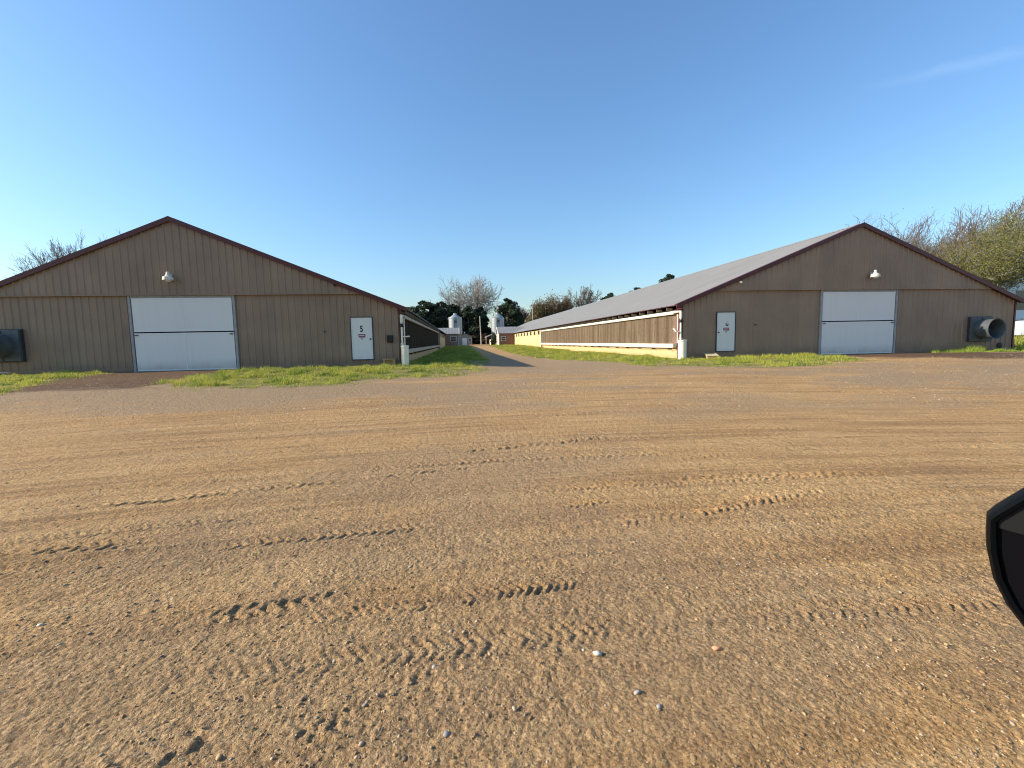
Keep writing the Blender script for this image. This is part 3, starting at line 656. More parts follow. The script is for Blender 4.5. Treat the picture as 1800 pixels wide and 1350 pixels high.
    hk = MB(); hk.box(hx-.05,hx+.05,-.06,-.001,1.62,1.66); hk.tube((hx+.05,-.05,1.64),(hx+.05,-.05,1.58),.012,n=6); hk.build('wall_hook', M_dark, root)
    # ---- exhaust fan on the outer half of the front
    fx0 = -HALF+2.2 if s > 0 else 6.74+0
    if s > 0: fa, fb = -7.75, -6.35
    else: fa, fb = 6.70, 8.0
    fz0, fz1 = (.60, 1.93) if s > 0 else (.56, 1.82)
    fh = MB(); fh.box(fa, fb, -.22, -.032, fz0, fz1); fh = fh.build('exhaust_fan', M_fan, root, bevel=.01)
    fo = MB(); e_ = .04
    fo.box(fa-e_, fa-.001, -.12, -.03, fz0-e_, fz1+e_); fo.box(fb+.001, fb+e_, -.12, -.03, fz0-e_, fz1+e_); fo.box(fa-.001, fb+.001, -.12, -.03, fz1+.001, fz1+e_); fo.box(fa-.001, fb+.001, -.12, -.03, fz0-e_, fz0-.001)
    fo.build('frame', M_dark, fh)
    fcx, fcz = (fa+fb)/2, (fz0+fz1)/2; Rr = .50
    # discharge cone angled away from the door
    cn = MB(); n = 36; q = -1 if s > 0 else 1
    ax = Vector((0, -1, 0)); rings = []
    P0 = Vector((fcx, -.22, fcz))
    for d, r_, ye in ((0.,Rr,1.), (.15,Rr+.005,1.), (.40,Rr+.01,1.), (.66,Rr+.03,1.), (.69,Rr+.045,1.), (.68,Rr-.0,1.), (.5,Rr-.03,1.), (.0,Rr-.05,1.)):
        ring = []
        for k in range(n):
            t = 2*math.pi*k/n
            f = d/1.0
            c0 = P0+ax*d
            # ring plane turns from the wall plane towards the axis
            ux = Vector((1,0,0)); uz = Vector((0,0,1))
            ring.append(c0+ux*math.cos(t)*r_+uz*math.sin(t)*r_)
        rings.append(ring)
    vs = [v for r_ in rings for v in r_]; fs = []
    for i in range(len(rings)-1):
        for k in range(n): fs.append((i*n+k, i*n+(k+1)%n, (i+1)*n+(k+1)%n, (i+1)*n+k))
    cn.add(vs, fs); cn.build('cone', M_fan, fh, smooth=True)
    bl = MB()
    for k in range(6):
        a = k*math.pi/3+.3; d0 = Vector((math.cos(a),0,math.sin(a))); d1 = Vector((-math.sin(a),.35,math.cos(a)))
        C = Vector((fcx,-.30,fcz)); bl.add([C+d0*.08-d1*.04, C+d0*.50-d1*.10, C+d0*.50+d1*.10, C+d0*.08+d1*.04], [(0,1,2,3)])
    bl.tube((fcx,-.36,fcz),(fcx,-.25,fcz),.08,n=14); bl.box(fcx-.04, fcx+.04, -.245, -.225, fz0+.03, fz1-.03); bl.build('fan_blades', M_dark, fh)
    if s < 0:
        ov = MB(); ov.lathe([(0,-.05),(.10,-.045),(.16,-.03),(.17,.0),(0,.0)], (8.75,-.03,.27), 20, 'y'); ov = ov.build('drain_outlet', M_black, root, smooth=True)
    else:
        bx = MB(); bx.box(8.96, 9.22, -.18, -.03, 1.08, 1.40); bx = bx.build('wall_box', M_black, root, bevel=.015)
        ld = MB(); ld.box(8.95, 9.23, -.20, -.03, 1.405, 1.43); ld.build('lid', M_dark, bx)
    return root
def pad_material(k=1.):
    M = bpy.data.materials.new('cooling_pad'); M.use_nodes = True; t = M.node_tree; N = t.nodes; L = t.links
    p = N['Principled BSDF']; p.inputs['Roughness'].default_value = .95; p.inputs['Specular IOR Level'].default_value = .1
    g = N.new('ShaderNodeNewGeometry')
    def noi(sc, st, det=4):
        mp = N.new('ShaderNodeMapping'); mp.inputs['Scale'].default_value = st; L.new(g.outputs['Position'], mp.inputs[0])
        n = N.new('ShaderNodeTexNoise'); n.inputs['Scale'].default_value = sc; n.inputs['Detail'].default_value = det; L.new(mp.outputs[0], n.inputs['Vector']); return n.outputs[0]
    def ramp(v, a, b, c1, c2, fac=1.):
        r = N.new('ShaderNodeMapRange'); r.inputs[1].default_value = a; r.inputs[2].default_value = b; r.inputs[4].default_value = fac; L.new(v, r.inputs[0])
        m = N.new('ShaderNodeMix'); m.data_type = 'RGBA'; L.new(r.outputs[0], m.inputs[0])
        for i, c in ((6, c1), (7, c2)):
            if isinstance(c, tuple): m.inputs[i].default_value = (*c, 1)
            else: L.new(c, m.inputs[i])
        return m.outputs[2]
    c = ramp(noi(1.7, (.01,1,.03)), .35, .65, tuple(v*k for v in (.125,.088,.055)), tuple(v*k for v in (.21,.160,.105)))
    c = ramp(noi(9., (.01,1,.06), 2), .52, .68, c, (.085,.062,.042), .7)
    c = ramp(noi(30., (1,1,.7), 2), .5, .7, c, (.05,.035,.025), .75)
    L.new(c, p.inputs['Base Color']); return M
M_pad = pad_material(); M_padshade = pad_material(.30)  # second pad is the left barn's, with its shade put into the colour
M_rafter = mat('rafter_wood', (.26,.22,.16), .8, var=.2)
M_lamp = mat('lamp_enamel', (.62,.57,.48), .5, var=.12, scale=8)
barnL = make_barn(LCX, LY, 1, '5', 'tan ribbed steel barn with maroon trim, the left one, number 5 on its entry door')
barnR = make_barn(RCX, RY, -1, '6', 'right-hand tan ribbed steel barn with maroon trim and long sunlit side wall')

# ------------------------------------------------------------------ tanks and steps at the barns
def standpipe_tank(x, y, r, label):
    z = gh(x, y)-.02; t = empty('sump_tank', (x, y, z), label, 'tank', 'white sump tanks at the barn corners')
    h = .93-z
    b = MB(); b.lathe([(0,0),(r,0),(r,h-.06),(r-.012,h-.06),(0,h-.06)], n=28); b.build('tank_body', M_pvc, t, smooth=True)
    b = MB(); b.lathe([(r-.005,h-.065),(r+.015,h-.065),(r+.015,h),(r-.02,h+.012),(0,h+.014)], n=28); b.build('lid', M_pvc, t, smooth=True)
    return t
standpipe_tank(-2.52, 21.62, .175, 'white round sump tank at the near corner of the left barn, in its shade')
standpipe_tank(10.94, 21.45, .20, 'white sunlit sump tank at the near corner of the right barn')
def step(loc, w_, d, h, rz, label, light, tilt=0.):
    t = empty('step_block', loc, label, 'step', None, rz); t.rotation_euler = (tilt, 0, rz)
    b = MB(); b.box(-w_/2, w_/2, -d/2, d/2, h-.05, h); b.build('board', light, t, bevel=.006)
    b = MB(); b.box(-w_/2+.03, -w_/2+.12, -d/2+.03, d/2-.03, -.08, h-.051); b.box(w_/2-.12, w_/2-.03, -d/2+.03, d/2-.03, -.08, h-.051); b.box(-w_/2+.121, w_/2-.121, -.02, .02, -.05, h-.06); b.build('support', M_wood if light is M_wood else M_dark, t)
step((-3.25, 21.65, gh(-3.25,21.65)), .58, .34, .34, 0, 'low step board on dark supports beside the number 5 door', M_white2 if 'M_white2' in globals() else M_wood)
t = empty('wooden_crate', (12.3, 21.15, gh(12.3,21.15)), 'tilted old wooden box on the grass left of the right barn door', 'crate', None, R(-18))
b = MB(); b.prism([(-.30,-.03),(.30,-.03),(.30,.22),(-.30,.13)], 'x', -.25, .25); b.build('box', M_wood, t, bevel=.01)
b = MB(); b.prism([(-.33,.125),(.36,.225),(.36,.265),(-.33,.165)], 'x', -.28, .28); b.build('lid', mat('pale_board', (.55,.46,.27), .8, var=.2, scale=8), t, bevel=.006)
t = empty('concrete_block', (-18.9, 21.3, gh(-18.9,21.3)), 'pale concrete block half sunk in grass below the left fan', 'block')
b = MB(); b.box(-.22,.22,-.1,.1,-.05,.17); b.build('block', M_conc, t, bevel=.01)
b = MB(); b.box(-.15,-.03,-.101,-.095,.0,.12); b.box(.03,.15,-.101,-.095,.0,.12); b.build('core', M_gap, t)

# ------------------------------------------------------------------ sheds
def small_house(name, label, cat, x0, x1, y0, y1, ze, zr, ridge, wallm, window=None, door=None, trim=None, xr=None, extra=None):
    """ridge 'x': ridge runs along X, 'y': along Y"""
    cx, cy = (x0+x1)/2, (y0+y1)/2; t = empty(name, (cx, cy, 0), label, cat)
    a, b = x0-cx, x1-cx; c, d = y0-cy, y1-cy; zb = -.4
    wl = MB()
    if ridge == 'x': wl.prism([(c,zb),(d,zb),(d,ze),(0,zr-.06),(c,ze)], 'x', a, b)
    else: wl.prism([(a,zb),(b,zb),(b,ze),(0,zr-.06),(a,ze)], 'y', c, d)
    wl.build('wall', wallm, t)
    rf = MB(); ov = .25; th = .05
    if ridge == 'x':
        sl = (zr-ze)/(d); xa, xb = a-ov, b+ov
        if xr == 'r': xb = b+2.0
        if xr == 'l': xa = a-2.0
        n = int((xb-xa)/.3)
        for q in (-1, 1): 
            rf.prism([(0,zr),(q*(d+ov),zr-sl*(d+ov)),(q*(d+ov),zr-sl*(d+ov)+th),(0,zr+th)], 'x', xa, xb)
            for k in range(n): 
                xx = xa+.1+k*.3; rf.prism([(0,zr+th),(q*(d+ov),zr-sl*(d+ov)+th),(q*(d+ov),zr-sl*(d+ov)+th+.035),(0,zr+th+.035)], 'x', xx, xx+.06)
        rf.build('roof', M_roof, t)
        tr = MB()
        if xr != 'l':
            pass
        ex = xa if xr == 'r' else xb
        for q in (-1, 1): tr.prism([(0,zr+th+.02),(q*(d+ov+.02),zr-sl*(d+ov)+th+.02),(q*(d+ov+.02),zr-sl*(d+ov)-.14),(0,zr-.14)], 'x', ex-.03, ex+.03)
        tr.build('rake_board', trim or M_white, t)
    else:
        sl = (zr-ze)/(b)
        for q in (-1, 1): rf.prism([(0,zr),(q*(b+ov),zr-sl*(b+ov)),(q*(b+ov),zr-sl*(b+ov)+th),(0,zr+th)], 'y', c-ov, d+ov)
        rf.build('roof', trim or M_roof, t)
    if window:
        wx0, wx1, z0, z1 = window; wx0 -= cx; wx1 -= cx
        f = MB(); e = .07
        f.box(wx0-e,wx0,c-.05,c-.002,z0-e,z1+e); f.box(wx1,wx1+e,c-.05,c-.002,z0-e,z1+e); f.box(wx0,wx1,c-.05,c-.002,z1,z1+e); f.box(wx0,wx1,c-.05,c-.002,z0-e,z0)
        f.box(wx0,wx1,c-.045,c-.002,(z0+z1)/2-.03,(z0+z1)/2+.03); f = f.build('window', M_white, t)
        g = MB(); g.box(wx0,wx1,c-.02,c-.003,z0,(z0+z1)/2-.031); g.box(wx0,wx1,c-.02,c-.003,(z0+z1)/2+.031,z1); g.build('pane', M_glass, f)
    if door:
        wx0, wx1, z1 = door; wx0 -= cx; wx1 -= cx
        f = MB(); f.box(wx0,wx1,c-.06,c-.002,.02,z1); f = f.build('door', M_white, t)
        g = MB(); 
        for k in range(3): g.box(wx0+.1,wx1-.1,c-.075,c-.062,.15+k*.7,.70+k*.7)
        g.build('door_panel', M_white, f)
    return t
M_shedR = mat('brown_sheet', (.24,.125,.085), .7, var=.18, scale=1.5, stretch=(4,4,.5))
M_shedL = mat('taupe_sheet', (.23,.17,.14), .7, var=.15, scale=1.5, stretch=(4,4,.5))
M_garage = mat('grey_green_siding', (.24,.24,.21), .7, var=.12, scale=2)
sR = small_house('control_shed', 'brown shed with grey metal roof joined to the side of the right barn', 'shed', 7.95, 11.08, 91, 97, 2.72, 3.98, 'x', M_shedR, (8.38,9.22,1.2,1.98), xr='r', trim=M_white)
e = MB(); e.box(-1.62,-1.567,-3.02,3.02,-.4,2.9); e.prism([(-2.95,2.70),(0,3.85),(2.95,2.70)], 'x', -1.62, -1.567); e.build('end_sheet', M_pvc, sR)
sL = small_house('control_shed', 'taupe shed with ribbed grey roof joined to the side of the left barn', 'shed', -2.72, -.22, 91, 97, 2.78, 3.95, 'x', M_shedL, (-1.62,-.62,1.25,2.2), xr='l', trim=M_white)
e = MB(); e.box(1.255,1.31,-3.06,-2.94,-.4,2.75); e.build('corner_board', M_white, sL)
gr = small_house('garage', 'small grey gabled garage with a white door beyond the left shed', 'garage', -.35, 3.65, 130, 138, 2.65, 3.55, 'y', M_garage, (2.75,3.4,1.2,2.0), (.8,2.15,2.25), trim=mat('garage_roof', (.13,.10,.09), .7))
b = MB(); b.box(-.25,.0,-3.9,-3.6,3.4,3.95); b.build('vent', M_white, gr)
# lean-to with pale drum
t = empty('lean_to', (8.6, 118, gh(8.6,118)), 'small open lean-to with a slanting white roof near the right shed', 'shelter')
b = MB(); b.prism([(-1.9,1.9),(.9,3.0),(.9,3.12),(-1.9,2.02)], 'y', -1.5, 1.5); b.build('roof', M_white, t)
for qx, zz in ((-1.7,2.0),(.8,2.95)):
    for qy in (-1.3,1.3): b = MB(); b.box(qx-.06,qx+.06,qy-.06,qy+.06,-.2,zz-.01); b.build('post', M_polewd, t)
t = empty('storage_drum', (8.3, 117.6, gh(8.3,117.6)), 'pale drum standing under the slanting white roof', 'drum')
b = MB(); b.lathe([(0,0),(.5,0),(.52,.3),(.5,.6),(.52,.9),(.5,1.3),(0,1.35)], n=20); b.build('drum', M_pvc, t, smooth=True)

# ------------------------------------------------------------------ feed silos
def silo(x, y, label):
    t = empty('feed_silo', (x, y, gh(x, y)), label, 'silo', 'galvanised feed silos'); r = 1.42; z0 = 2.6; z1 = 6.15-gh(x, y)
    prof = [(.25,1.1),(r,z0)]; k = z0
    while k < z1-.05: prof += [(r,k+.02),(r+.02,k+.16),(r,k+.30)]; k += .32
    b = MB(); b.lathe(prof+[(r,z1)], n=40); b.build('silo_body', M_galv, t, smooth=True)
    b = MB(); b.lathe([(r+.06,z1-.03),(.35,z1+.85),(.33,z1+1.05),(0,z1+1.12)], n=40); b.build('silo_roof', M_galv, t, smooth=True)
    for q in range(6):
        a = q*math.pi/3+.3; b = MB(); b.box(r*math.cos(a)-.05,r*math.cos(a)+.05,r*math.sin(a)-.05,r*math.sin(a)+.05,-.1,z1-.2); b.build('leg', M_galv, t)
    b = MB(); ya = -r-.16
    for q in (-.2,.2): b.box(q-.02+.05,q+.02+.05,ya-.02,ya+.02,.3,z1)
    for k in range(int(z1/.35)): b.box(-.13,.23,ya-.012,ya+.012,.4+k*.35,.43+k*.35)
    b.build('ladder', M_fan, t)
    b = MB(); b.box(-.25,.35,-r-.05,-r+.1,z1-1.0,z1-.5); b.build('hatch', M_fan, t, bevel=.02)
silo(-.72, 99.0, 'galvanised feed silo rising behind the left shed')
silo(8.35, 99.0, 'galvanised feed silo rising behind the right shed')

# ------------------------------------------------------------------ utility poles
def pole(x, y, h, r, label, arm=None, lean=0., box=False):
    z = gh(x, y); t = empty('utility_pole', (x, y, z), label, 'pole', 'utility poles'); t.rotation_euler = (0, lean, 0)
    b = MB(); b.tube((0,0,-.3),(0,0,h),r,r*.65,n=10); b.build('pole_shaft', M_polewd, t, smooth=True)
    if arm:
        b = MB(); b.box(-arm/2,arm/2,-.06,.06,h-.9,h-.76); b.build('crossarm', M_polewd, t)
        for q in (-.45,0,.45):
            b = MB(); b.lathe([(0,0),(.05,0),(.06,.1),(.03,.16),(0,.16)], (q*arm,0,h-.758 if q else h), 8); b.build('insulator', M_pvcshade, t)
    if box:
        b = MB(); b.lathe([(0,0),(.25,.02),(.26,.7),(0,.75)], (.36,0,h-2.6), 12); b.build('transformer', M_galv, t, smooth=True)
pole(5.95, 125, 7.75, .17, 'short leaning pale wooden pole beside the dirt lane, without crossarm', lean=R(-1.5))
pole(11.4, 136, 12.9, .14, 'thin pole with a transformer above the right silo', 1.4, box=True)
pole(26.0, 160, 11.6, .17, 'pole with a crossarm in front of the brown budding tree', 2.2)

# ------------------------------------------------------------------ trees
def grow(seed, H, trunk, r0, spread, levels=5, kids=(5,5,4,4,3), up=.35, lean=(0,0), ratio=.62, droop=0.):
    """list of segments (p0,p1,r0,r1,level) and tips"""
    rd = random.Random(seed); segs = []; tips = []
    def branch(p, d, L, r, lv):
        n = 4 if lv < 3 else 3; q = p; pts = [p]
        for i in range(n):
            j = Vector((rd.gauss(0,1), rd.gauss(0,1), rd.gauss(0,.7)))*(.16 if lv else .06)
            d = (d+j+Vector((0,0,(up if lv else .1)*.18-droop*.1*lv))).normalized(); q2 = q+d*(L/n)
            ra = r*(1-.55*i/n); rb = r*(1-.55*(i+1)/n); segs.append((q, q2, ra, rb, lv)); q = q2; pts.append(q)
        if lv >= levels: tips.append(q); return
        k = kids[lv]
        for c in range(k):
            f = 1. if c == 0 else rd.uniform(.3, 1.) if lv else rd.uniform(.55, 1.)
            idx = min(int(f*n), n-1); b = pts[idx].lerp(pts[idx+1], min(1, f*n-idx)); az = rd.uniform(0, 6.28) if c else rd.uniform(0,6.28)
            ang = rd.uniform(.35, .95)*spread*(.45 if c == 0 else 1.)
            o = d.orthogonal().normalized(); o2 = d.cross(o); nd = (d*math.cos(ang)+(o*math.cos(az)+o2*math.sin(az))*math.sin(ang)+Vector((0,0,up*.3))).normalized()
            branch(b, nd, L*ratio*rd.uniform(.75, 1.15) if lv else (H-trunk)*.42*rd.uniform(.8, 1.1), max(r*(.62 if c == 0 else .45), .006), lv+1)
    branch(Vector((0,0,-.3)), Vector((lean[0],lean[1],1)).normalized(), trunk+.3, r0, 0)
    return segs, tips
def segs_mesh(segs, name, m, parent, sides=None, minr=.0):
    V = []; F = []; n0 = 0
    for p0, p1, a, b, lv in segs:
        k = sides or (7 if lv == 0 else 5 if lv == 1 else 3); d = (p1-p0).normalized(); o = d.orthogonal().normalized(); o2 = d.cross(o); a = max(a, minr); b = max(b, minr)
        for p, r in ((p0, a), (p1, b)):
            for i in range(k):
                t = 6.2832*i/k; V.append(p+o*(math.cos(t)*r)+o2*(math.sin(t)*r))
        for i in range(k): F.append((n0+i, n0+(i+1)%k, n0+k+(i+1)%k, n0+k+i))
        n0 += 2*k
    return raw_mesh(name, np.array([tuple(v) for v in V]), np.array(F), m, None, parent, True, 4)
def leaf_cloud(P, size, cols, rg, name, parent, k=1.):
    n = len(P); a = rg.normal(size=(n,3)); a /= np.linalg.norm(a, axis=1)[:,None]; b = np.cross(a, rg.normal(size=(n,3))); b /= np.linalg.norm(b, axis=1)[:,None]
    s_ = size*rg.uniform(.5, 1.4, (n,1)); V = np.stack([P-a*s_, P+b*s_*.55*k, P+a*s_, P-b*s_*.55*k], 1).reshape(-1, 3)
    return raw_mesh(name, V, np.arange(4*n).reshape(-1, 4), M_leaf, np.repeat(cols, 4, 0), parent, False, 4)
def bare_tree(x, y, H, label, seed, trunk=None, r0=.3, spread=1., up=.35, m=None, levels=5, kids=(6,5,4,4,3), minr=.012, ratio=.62, leaves=None, group=None, lean=(0,0), name='bare_tree', W=None):
    t = empty(name, (x, y, gh(x, y)), label, 'tree', group)
    segs, tips = grow(seed, H, trunk or H*.3, r0, spread, levels, kids, up, lean, ratio)
    top = max(p.z for p in tips); f = H/top
    cx_ = sum(p.x for p in tips)/len(tips); cy_ = sum(p.y for p in tips)/len(tips); cz_ = sum(p.z for p in tips)/len(tips)
    rr_ = sorted(math.hypot(p.x-cx_, p.y-cy_) for p in tips)[int(.93*len(tips))]; g_ = (W/2/rr_) if W else 1.
    def T_(p):
        q_ = max(p.z, 0)/cz_; return Vector(((p.x-cx_*q_)*g_, (p.y-cy_*q_)*g_, p.z*f))
    segs = [(T_(p0), T_(p1), a, b, lv) for p0, p1, a, b, lv in segs]; tips = [T_(p) for p in tips]
    segs_mesh([s_ for s_ in segs if s_[4] == 0], 'trunk', m or M_bark, t)
    cr = segs_mesh([s_ for s_ in segs if s_[4] > 0], 'crown', m or M_bark, t, minr=minr)
    if leaves:
        per, size, jit, cols = leaves; rg = np.random.default_rng(seed); T = np.array([tuple(p) for p in tips]); P = np.repeat(T, per, 0)+rg.normal(size=(len(T)*per,3))*jit
        c = np.array(cols)[rg.integers(0, len(cols), len(P))]*rg.uniform(.65, 1.25, (len(P),1)); leaf_cloud(P, size, c, rg, 'leaves', t)
    return t
def evergreen(x, y, H, Wd, label, seed, base=.15, n=26, per=170, leaf=.26, cols=((.035,.055,.028),(.060,.085,.040),(.022,.036,.022)), group=None, name='pine_tree', shape='round', cat='tree'):
    z = gh(x, y); t = empty(name, (x, y, z), label, cat, group); rg = np.random.default_rng(seed); rd = random.Random(seed)
    tr = MB(); tr.tube((0,0,-.3),(0,0,H*.92),.02*H+.05,.04,n=8); 
    cen = []
    for i in range(n):
        h = H*(base+(1-base)*((i+.5)/n)); f = (h/H-base)/(1-base)
        rad = Wd/2*{'round': math.sqrt(max(.06, 1-(2*f-.9)**2*.9)), 'cone': (1-f)*.95+.08, 'col': min(1., (1-f)*3+.15)}[shape]
        for j in range(2 if shape != 'cone' else 3):
            a = rd.uniform(0, 6.28); q = rd.uniform(.35, .95)*rad; c = Vector((math.cos(a)*q, math.sin(a)*q, h+rd.uniform(-.03,.02)*H)); cen.append((c, rd.uniform(.24,.42)*rad+.05*H*.5))
            tr.tube((0,0,max(.3, h-q*.5)), c, .035*H*.12+.02, .02, n=4, cap=False)
    tr.build('trunk', M_bark, t)
    P = []; C = []
    for c, r in cen:
        k = max(30, int(per*(r/(.1*H+.2)))); d = rg.normal(size=(k,3)); d /= np.linalg.norm(d,axis=1)[:,None]; d *= (rg.uniform(0,1,(k,1))**.4)*r; d[:,2] *= .62
        P.append(np.array(c)+d); C.append(np.array(cols)[rg.integers(0,len(cols),k)]*rg.uniform(.6,1.35,(k,1))*rd.uniform(.8,1.2))
    leaf_cloud(np.concatenate(P), leaf, np.concatenate(C), rg, 'crown', t); return t
# far left, behind the left barn
bare_tree(-53.2, 70, 17.4, 'bare tree whose top shows over the left slope of the left barn, farther left', 3, r0=.3, spread=1.0, kids=(8,6,5,4,4), minr=0.015, W=9.5)
bare_tree(-48.4, 71, 17.8, 'narrow bare tree top beside it, nearer the ridge of the left barn', 8, r0=.28, spread=.8, kids=(7,6,5,4,3), minr=0.015, W=6)
# centre
bare_tree(4.0, 150, 22.3, 'big spreading bare oak rising above the dark evergreens in the centre', 27, trunk=6.5, r0=.75, up=.25, m=M_barkl, name='oak_tree', ratio=.66, kids=(10,6,4,4,3), minr=0.04, spread=1.25, W=24)
for i, (x, y, h, wd, lab, sh) in enumerate([
 (-15.5,146,11.2,6.5,'dark pine at the left end of the row, half hidden by the left barn','round'),
 (-10.6,142,12.9,7.5,'tall dark pine, second from the left in the row behind the left silo','round'),
 (-5.4,143,12.6,7.5,'dark pine directly left of and above the left silo','round'),
 (-1.2,144,12.0,6,'dark pine just behind the left silo','round'),
 (3.0,141,11.2,6.5,'dark evergreen under the big bare oak','round'),
 (6.6,142,11.0,4.4,'column-shaped dark evergreen at the right end of the row, by the short leaning pole','col')]):
    evergreen(x, y, h*1.03, wd*1.2, lab, 40+i, base=.1, n=30, per=250, leaf=.30, group='dark evergreens behind the silos', shape=sh)
evergreen(14.6, 138, 13.2, 9.5, 'rounded dark pine standing right of the right silo', 50, base=.12, n=26, per=230, leaf=.30)
evergreen(19.0, 140, 9.5, 6.5, 'lower dark pine leaning out right of the rounded pine', 51, base=.08, n=20, per=220, leaf=.30, shape='cone')
BR = ((.20,.125,.06),(.16,.13,.05),(.26,.17,.085))
bare_tree(24.5, 175, 11.5, 'small purple-grey bare tree between the pine and the budding tree', 60, r0=.25, minr=.045, m=M_bark, leaves=(2,.18,.4,((.17,.11,.10),)), W=7)
bare_tree(33.5, 170, 15.6, 'wide brown budding tree beyond the right barn roof', 61, trunk=3, r0=.4, spread=1.1, up=.2, minr=.035, leaves=(7,.22,.75,BR), name='budding_tree', W=12.5)
bare_tree(29.2, 168, 12.5, 'lower brown budding tree at the pole with the crossarm', 62, trunk=2.5, r0=.3, spread=1.1, up=.2, minr=.035, leaves=(7,.22,.75,((.19,.14,.06),(.14,.13,.05))), name='budding_tree', W=6.5)
bare_tree(39.8, 168, 16.6, 'mostly bare tree right of the brown budding tree', 63, r0=.35, spread=.8, minr=.045, leaves=(2,.18,.5,BR), W=6.5)
bare_tree(47.8, 170, 18.4, 'vase-shaped bare tree standing alone above the right barn roof', 65, r0=.42, up=.5, leaves=(1,.2,.3,((.10,.10,.07),)), name='vase_tree', kids=(6,5,4,3,2), minr=0.06, trunk=6, spread=0.9, W=9.5)
evergreen(31.0, 92, 10.1, 4.6, 'dark treetop showing over the right barn ridge, lowest of three', 70, n=30, per=420, leaf=.15, base=.45, group='treetops over the right barn ridge')
evergreen(36.9, 92, 11.5, 4.4, 'dark treetop over the right barn ridge, middle of three', 71, n=30, per=420, leaf=.15, base=.45, group='treetops over the right barn ridge')
evergreen(43.6, 92, 13.2, 4.4, 'dark treetop over the right barn ridge, highest of three', 72, n=30, per=420, leaf=.15, base=.45, group='treetops over the right barn ridge')
# right, behind the right barn
bare_tree(60.2, 60, 17.9, 'bare twiggy tree directly behind the ridge of the right barn', 80, trunk=5, r0=.35, spread=1.05, leaves=(2,.06,.35,((.22,.14,.10),)), minr=0.014, kids=(9,6,5,4,4), W=15)
bare_tree(62.5, 56, 14.4, 'lower bare tree over the middle of the right roof slope', 81, trunk=3, r0=.25, spread=1.0, minr=0.02, kids=(8,6,5,4,3), W=12)
bare_tree(54.6, 48, 13.4, 'bare thicket tree left of the tallest bare crown', 82, trunk=2.5, r0=.22, spread=1.0, leaves=(3,.055,.4,((.16,.10,.05),(.12,.11,.04))), minr=0.018, kids=(8,6,5,4,3), W=10)
bare_tree(58.2, 46, 14.6, 'tallest bare crown between the thicket and the leafy tree', 83, trunk=3, r0=.25, spread=.9, leaves=(1,.05,.3,((.16,.12,.07),)), minr=0.018, kids=(8,6,5,4,3), W=10)
bare_tree(47.6, 40, 8.2, 'olive brown scrubby tree low over the right roof slope', 84, trunk=2, r0=.2, spread=1.1, minr=.012, kids=(7,5,5,4,3), leaves=(16,.045,.42,((.19,.14,.05),(.15,.13,.04),(.22,.15,.07))), name='scrub_tree', W=9)
bare_tree(53.2, 37, 11.6, 'yellow-green leafy tree with pale forked trunk at the right edge', 85, r0=.22, up=.3, minr=.013, m=M_barkl, kids=(8,6,5,4,3), leaves=(20,.05,.42,((.20,.21,.05),(.26,.24,.06),(.14,.17,.05),(.24,.19,.06))), name='leafy_tree', trunk=5.4, spread=0.95, W=10)
bare_tree(48.2, 37.5, 8.0, 'second yellow-green tree in front of the white house', 86, trunk=2.6, r0=.18, spread=1.1, up=.3, minr=.013, m=M_barkl, kids=(7,5,5,4,3), leaves=(16,.05,.42,((.20,.19,.045),(.24,.21,.055),(.15,.16,.045))), name='leafy_tree', W=7)

# shrubs on the bank at the end of the lane and beside the right shed
OL = ((.24,.22,.09),(.30,.25,.12),(.17,.17,.07)); DK = ((.10,.075,.045),(.16,.10,.065),(.07,.07,.04))
for i, (x, y, h, wd, lab, cl) in enumerate([
 (3.2,141,4.6,4.5,'olive shrub on the bank above the garage roof',OL), (6.2,146,4.4,4.5,'olive shrub on the bank right behind the leaning pole',OL), (9.2,144,4.6,5,'olive shrub on the bank left of the right silo',OL),
 (5.2,138,3.4,4,'dark brown brush right of the garage',DK), (8.0,136,3.2,4.5,'dark brown brush at the end of the lane beyond the lean-to',DK), (11.2,134,4.0,4,'dark brush behind the lean-to roof',DK),
 (7.1,95.5,2.4,1.3,'dark vine-like shrub at the gable end of the right shed',((.03,.05,.02),(.05,.075,.03))), (-8,150,6,7,'dark understory shrub beneath the pines, left',DK), (-14,150,6,8,'dark understory shrub at the far left of the pines',DK), (16,142,5,7,'dark shrub under the rounded pine',DK), (22.5,146,5,6,'olive shrub below the pole with the crossarm',OL)]):
    evergreen(x, y, h, wd, lab, 90+i, base=.05, n=9, per=260, leaf=.16 if h < 5 else .25, cols=cl, name='shrub', cat='shrub')
# wood line that closes the horizon far behind everything
rg = np.random.default_rng(77); P = []; C = []
for a in np.arange(-75, 78, .16):
    d = rg.uniform(250, 300); px_, py_ = d*math.sin(R(a)), d*math.cos(R(a)); hh = (4+2.5*(noise(np.array([a*.35]), np.array([0.]), 5)[0]))
    k = 46; q = rg.normal(size=(k,3))*np.array([2.4,2.4,0]); q[:,2] = rg.uniform(0, 1, k)**.8*hh*1.25; P.append(np.array([px_, py_, gh(px_, py_)])+q)
    C.append(np.array([(.045,.05,.028),(.10,.075,.05),(.06,.065,.03)])[rg.integers(0,3,k)]*rg.uniform(.6,1.3,(k,1)))
wo = leaf_cloud(np.concatenate(P), 1.1, np.concatenate(C), rg, 'far_woods', None); tag(wo, 'low far-off line of woods on the horizon', 'woods', None, 'stuff')

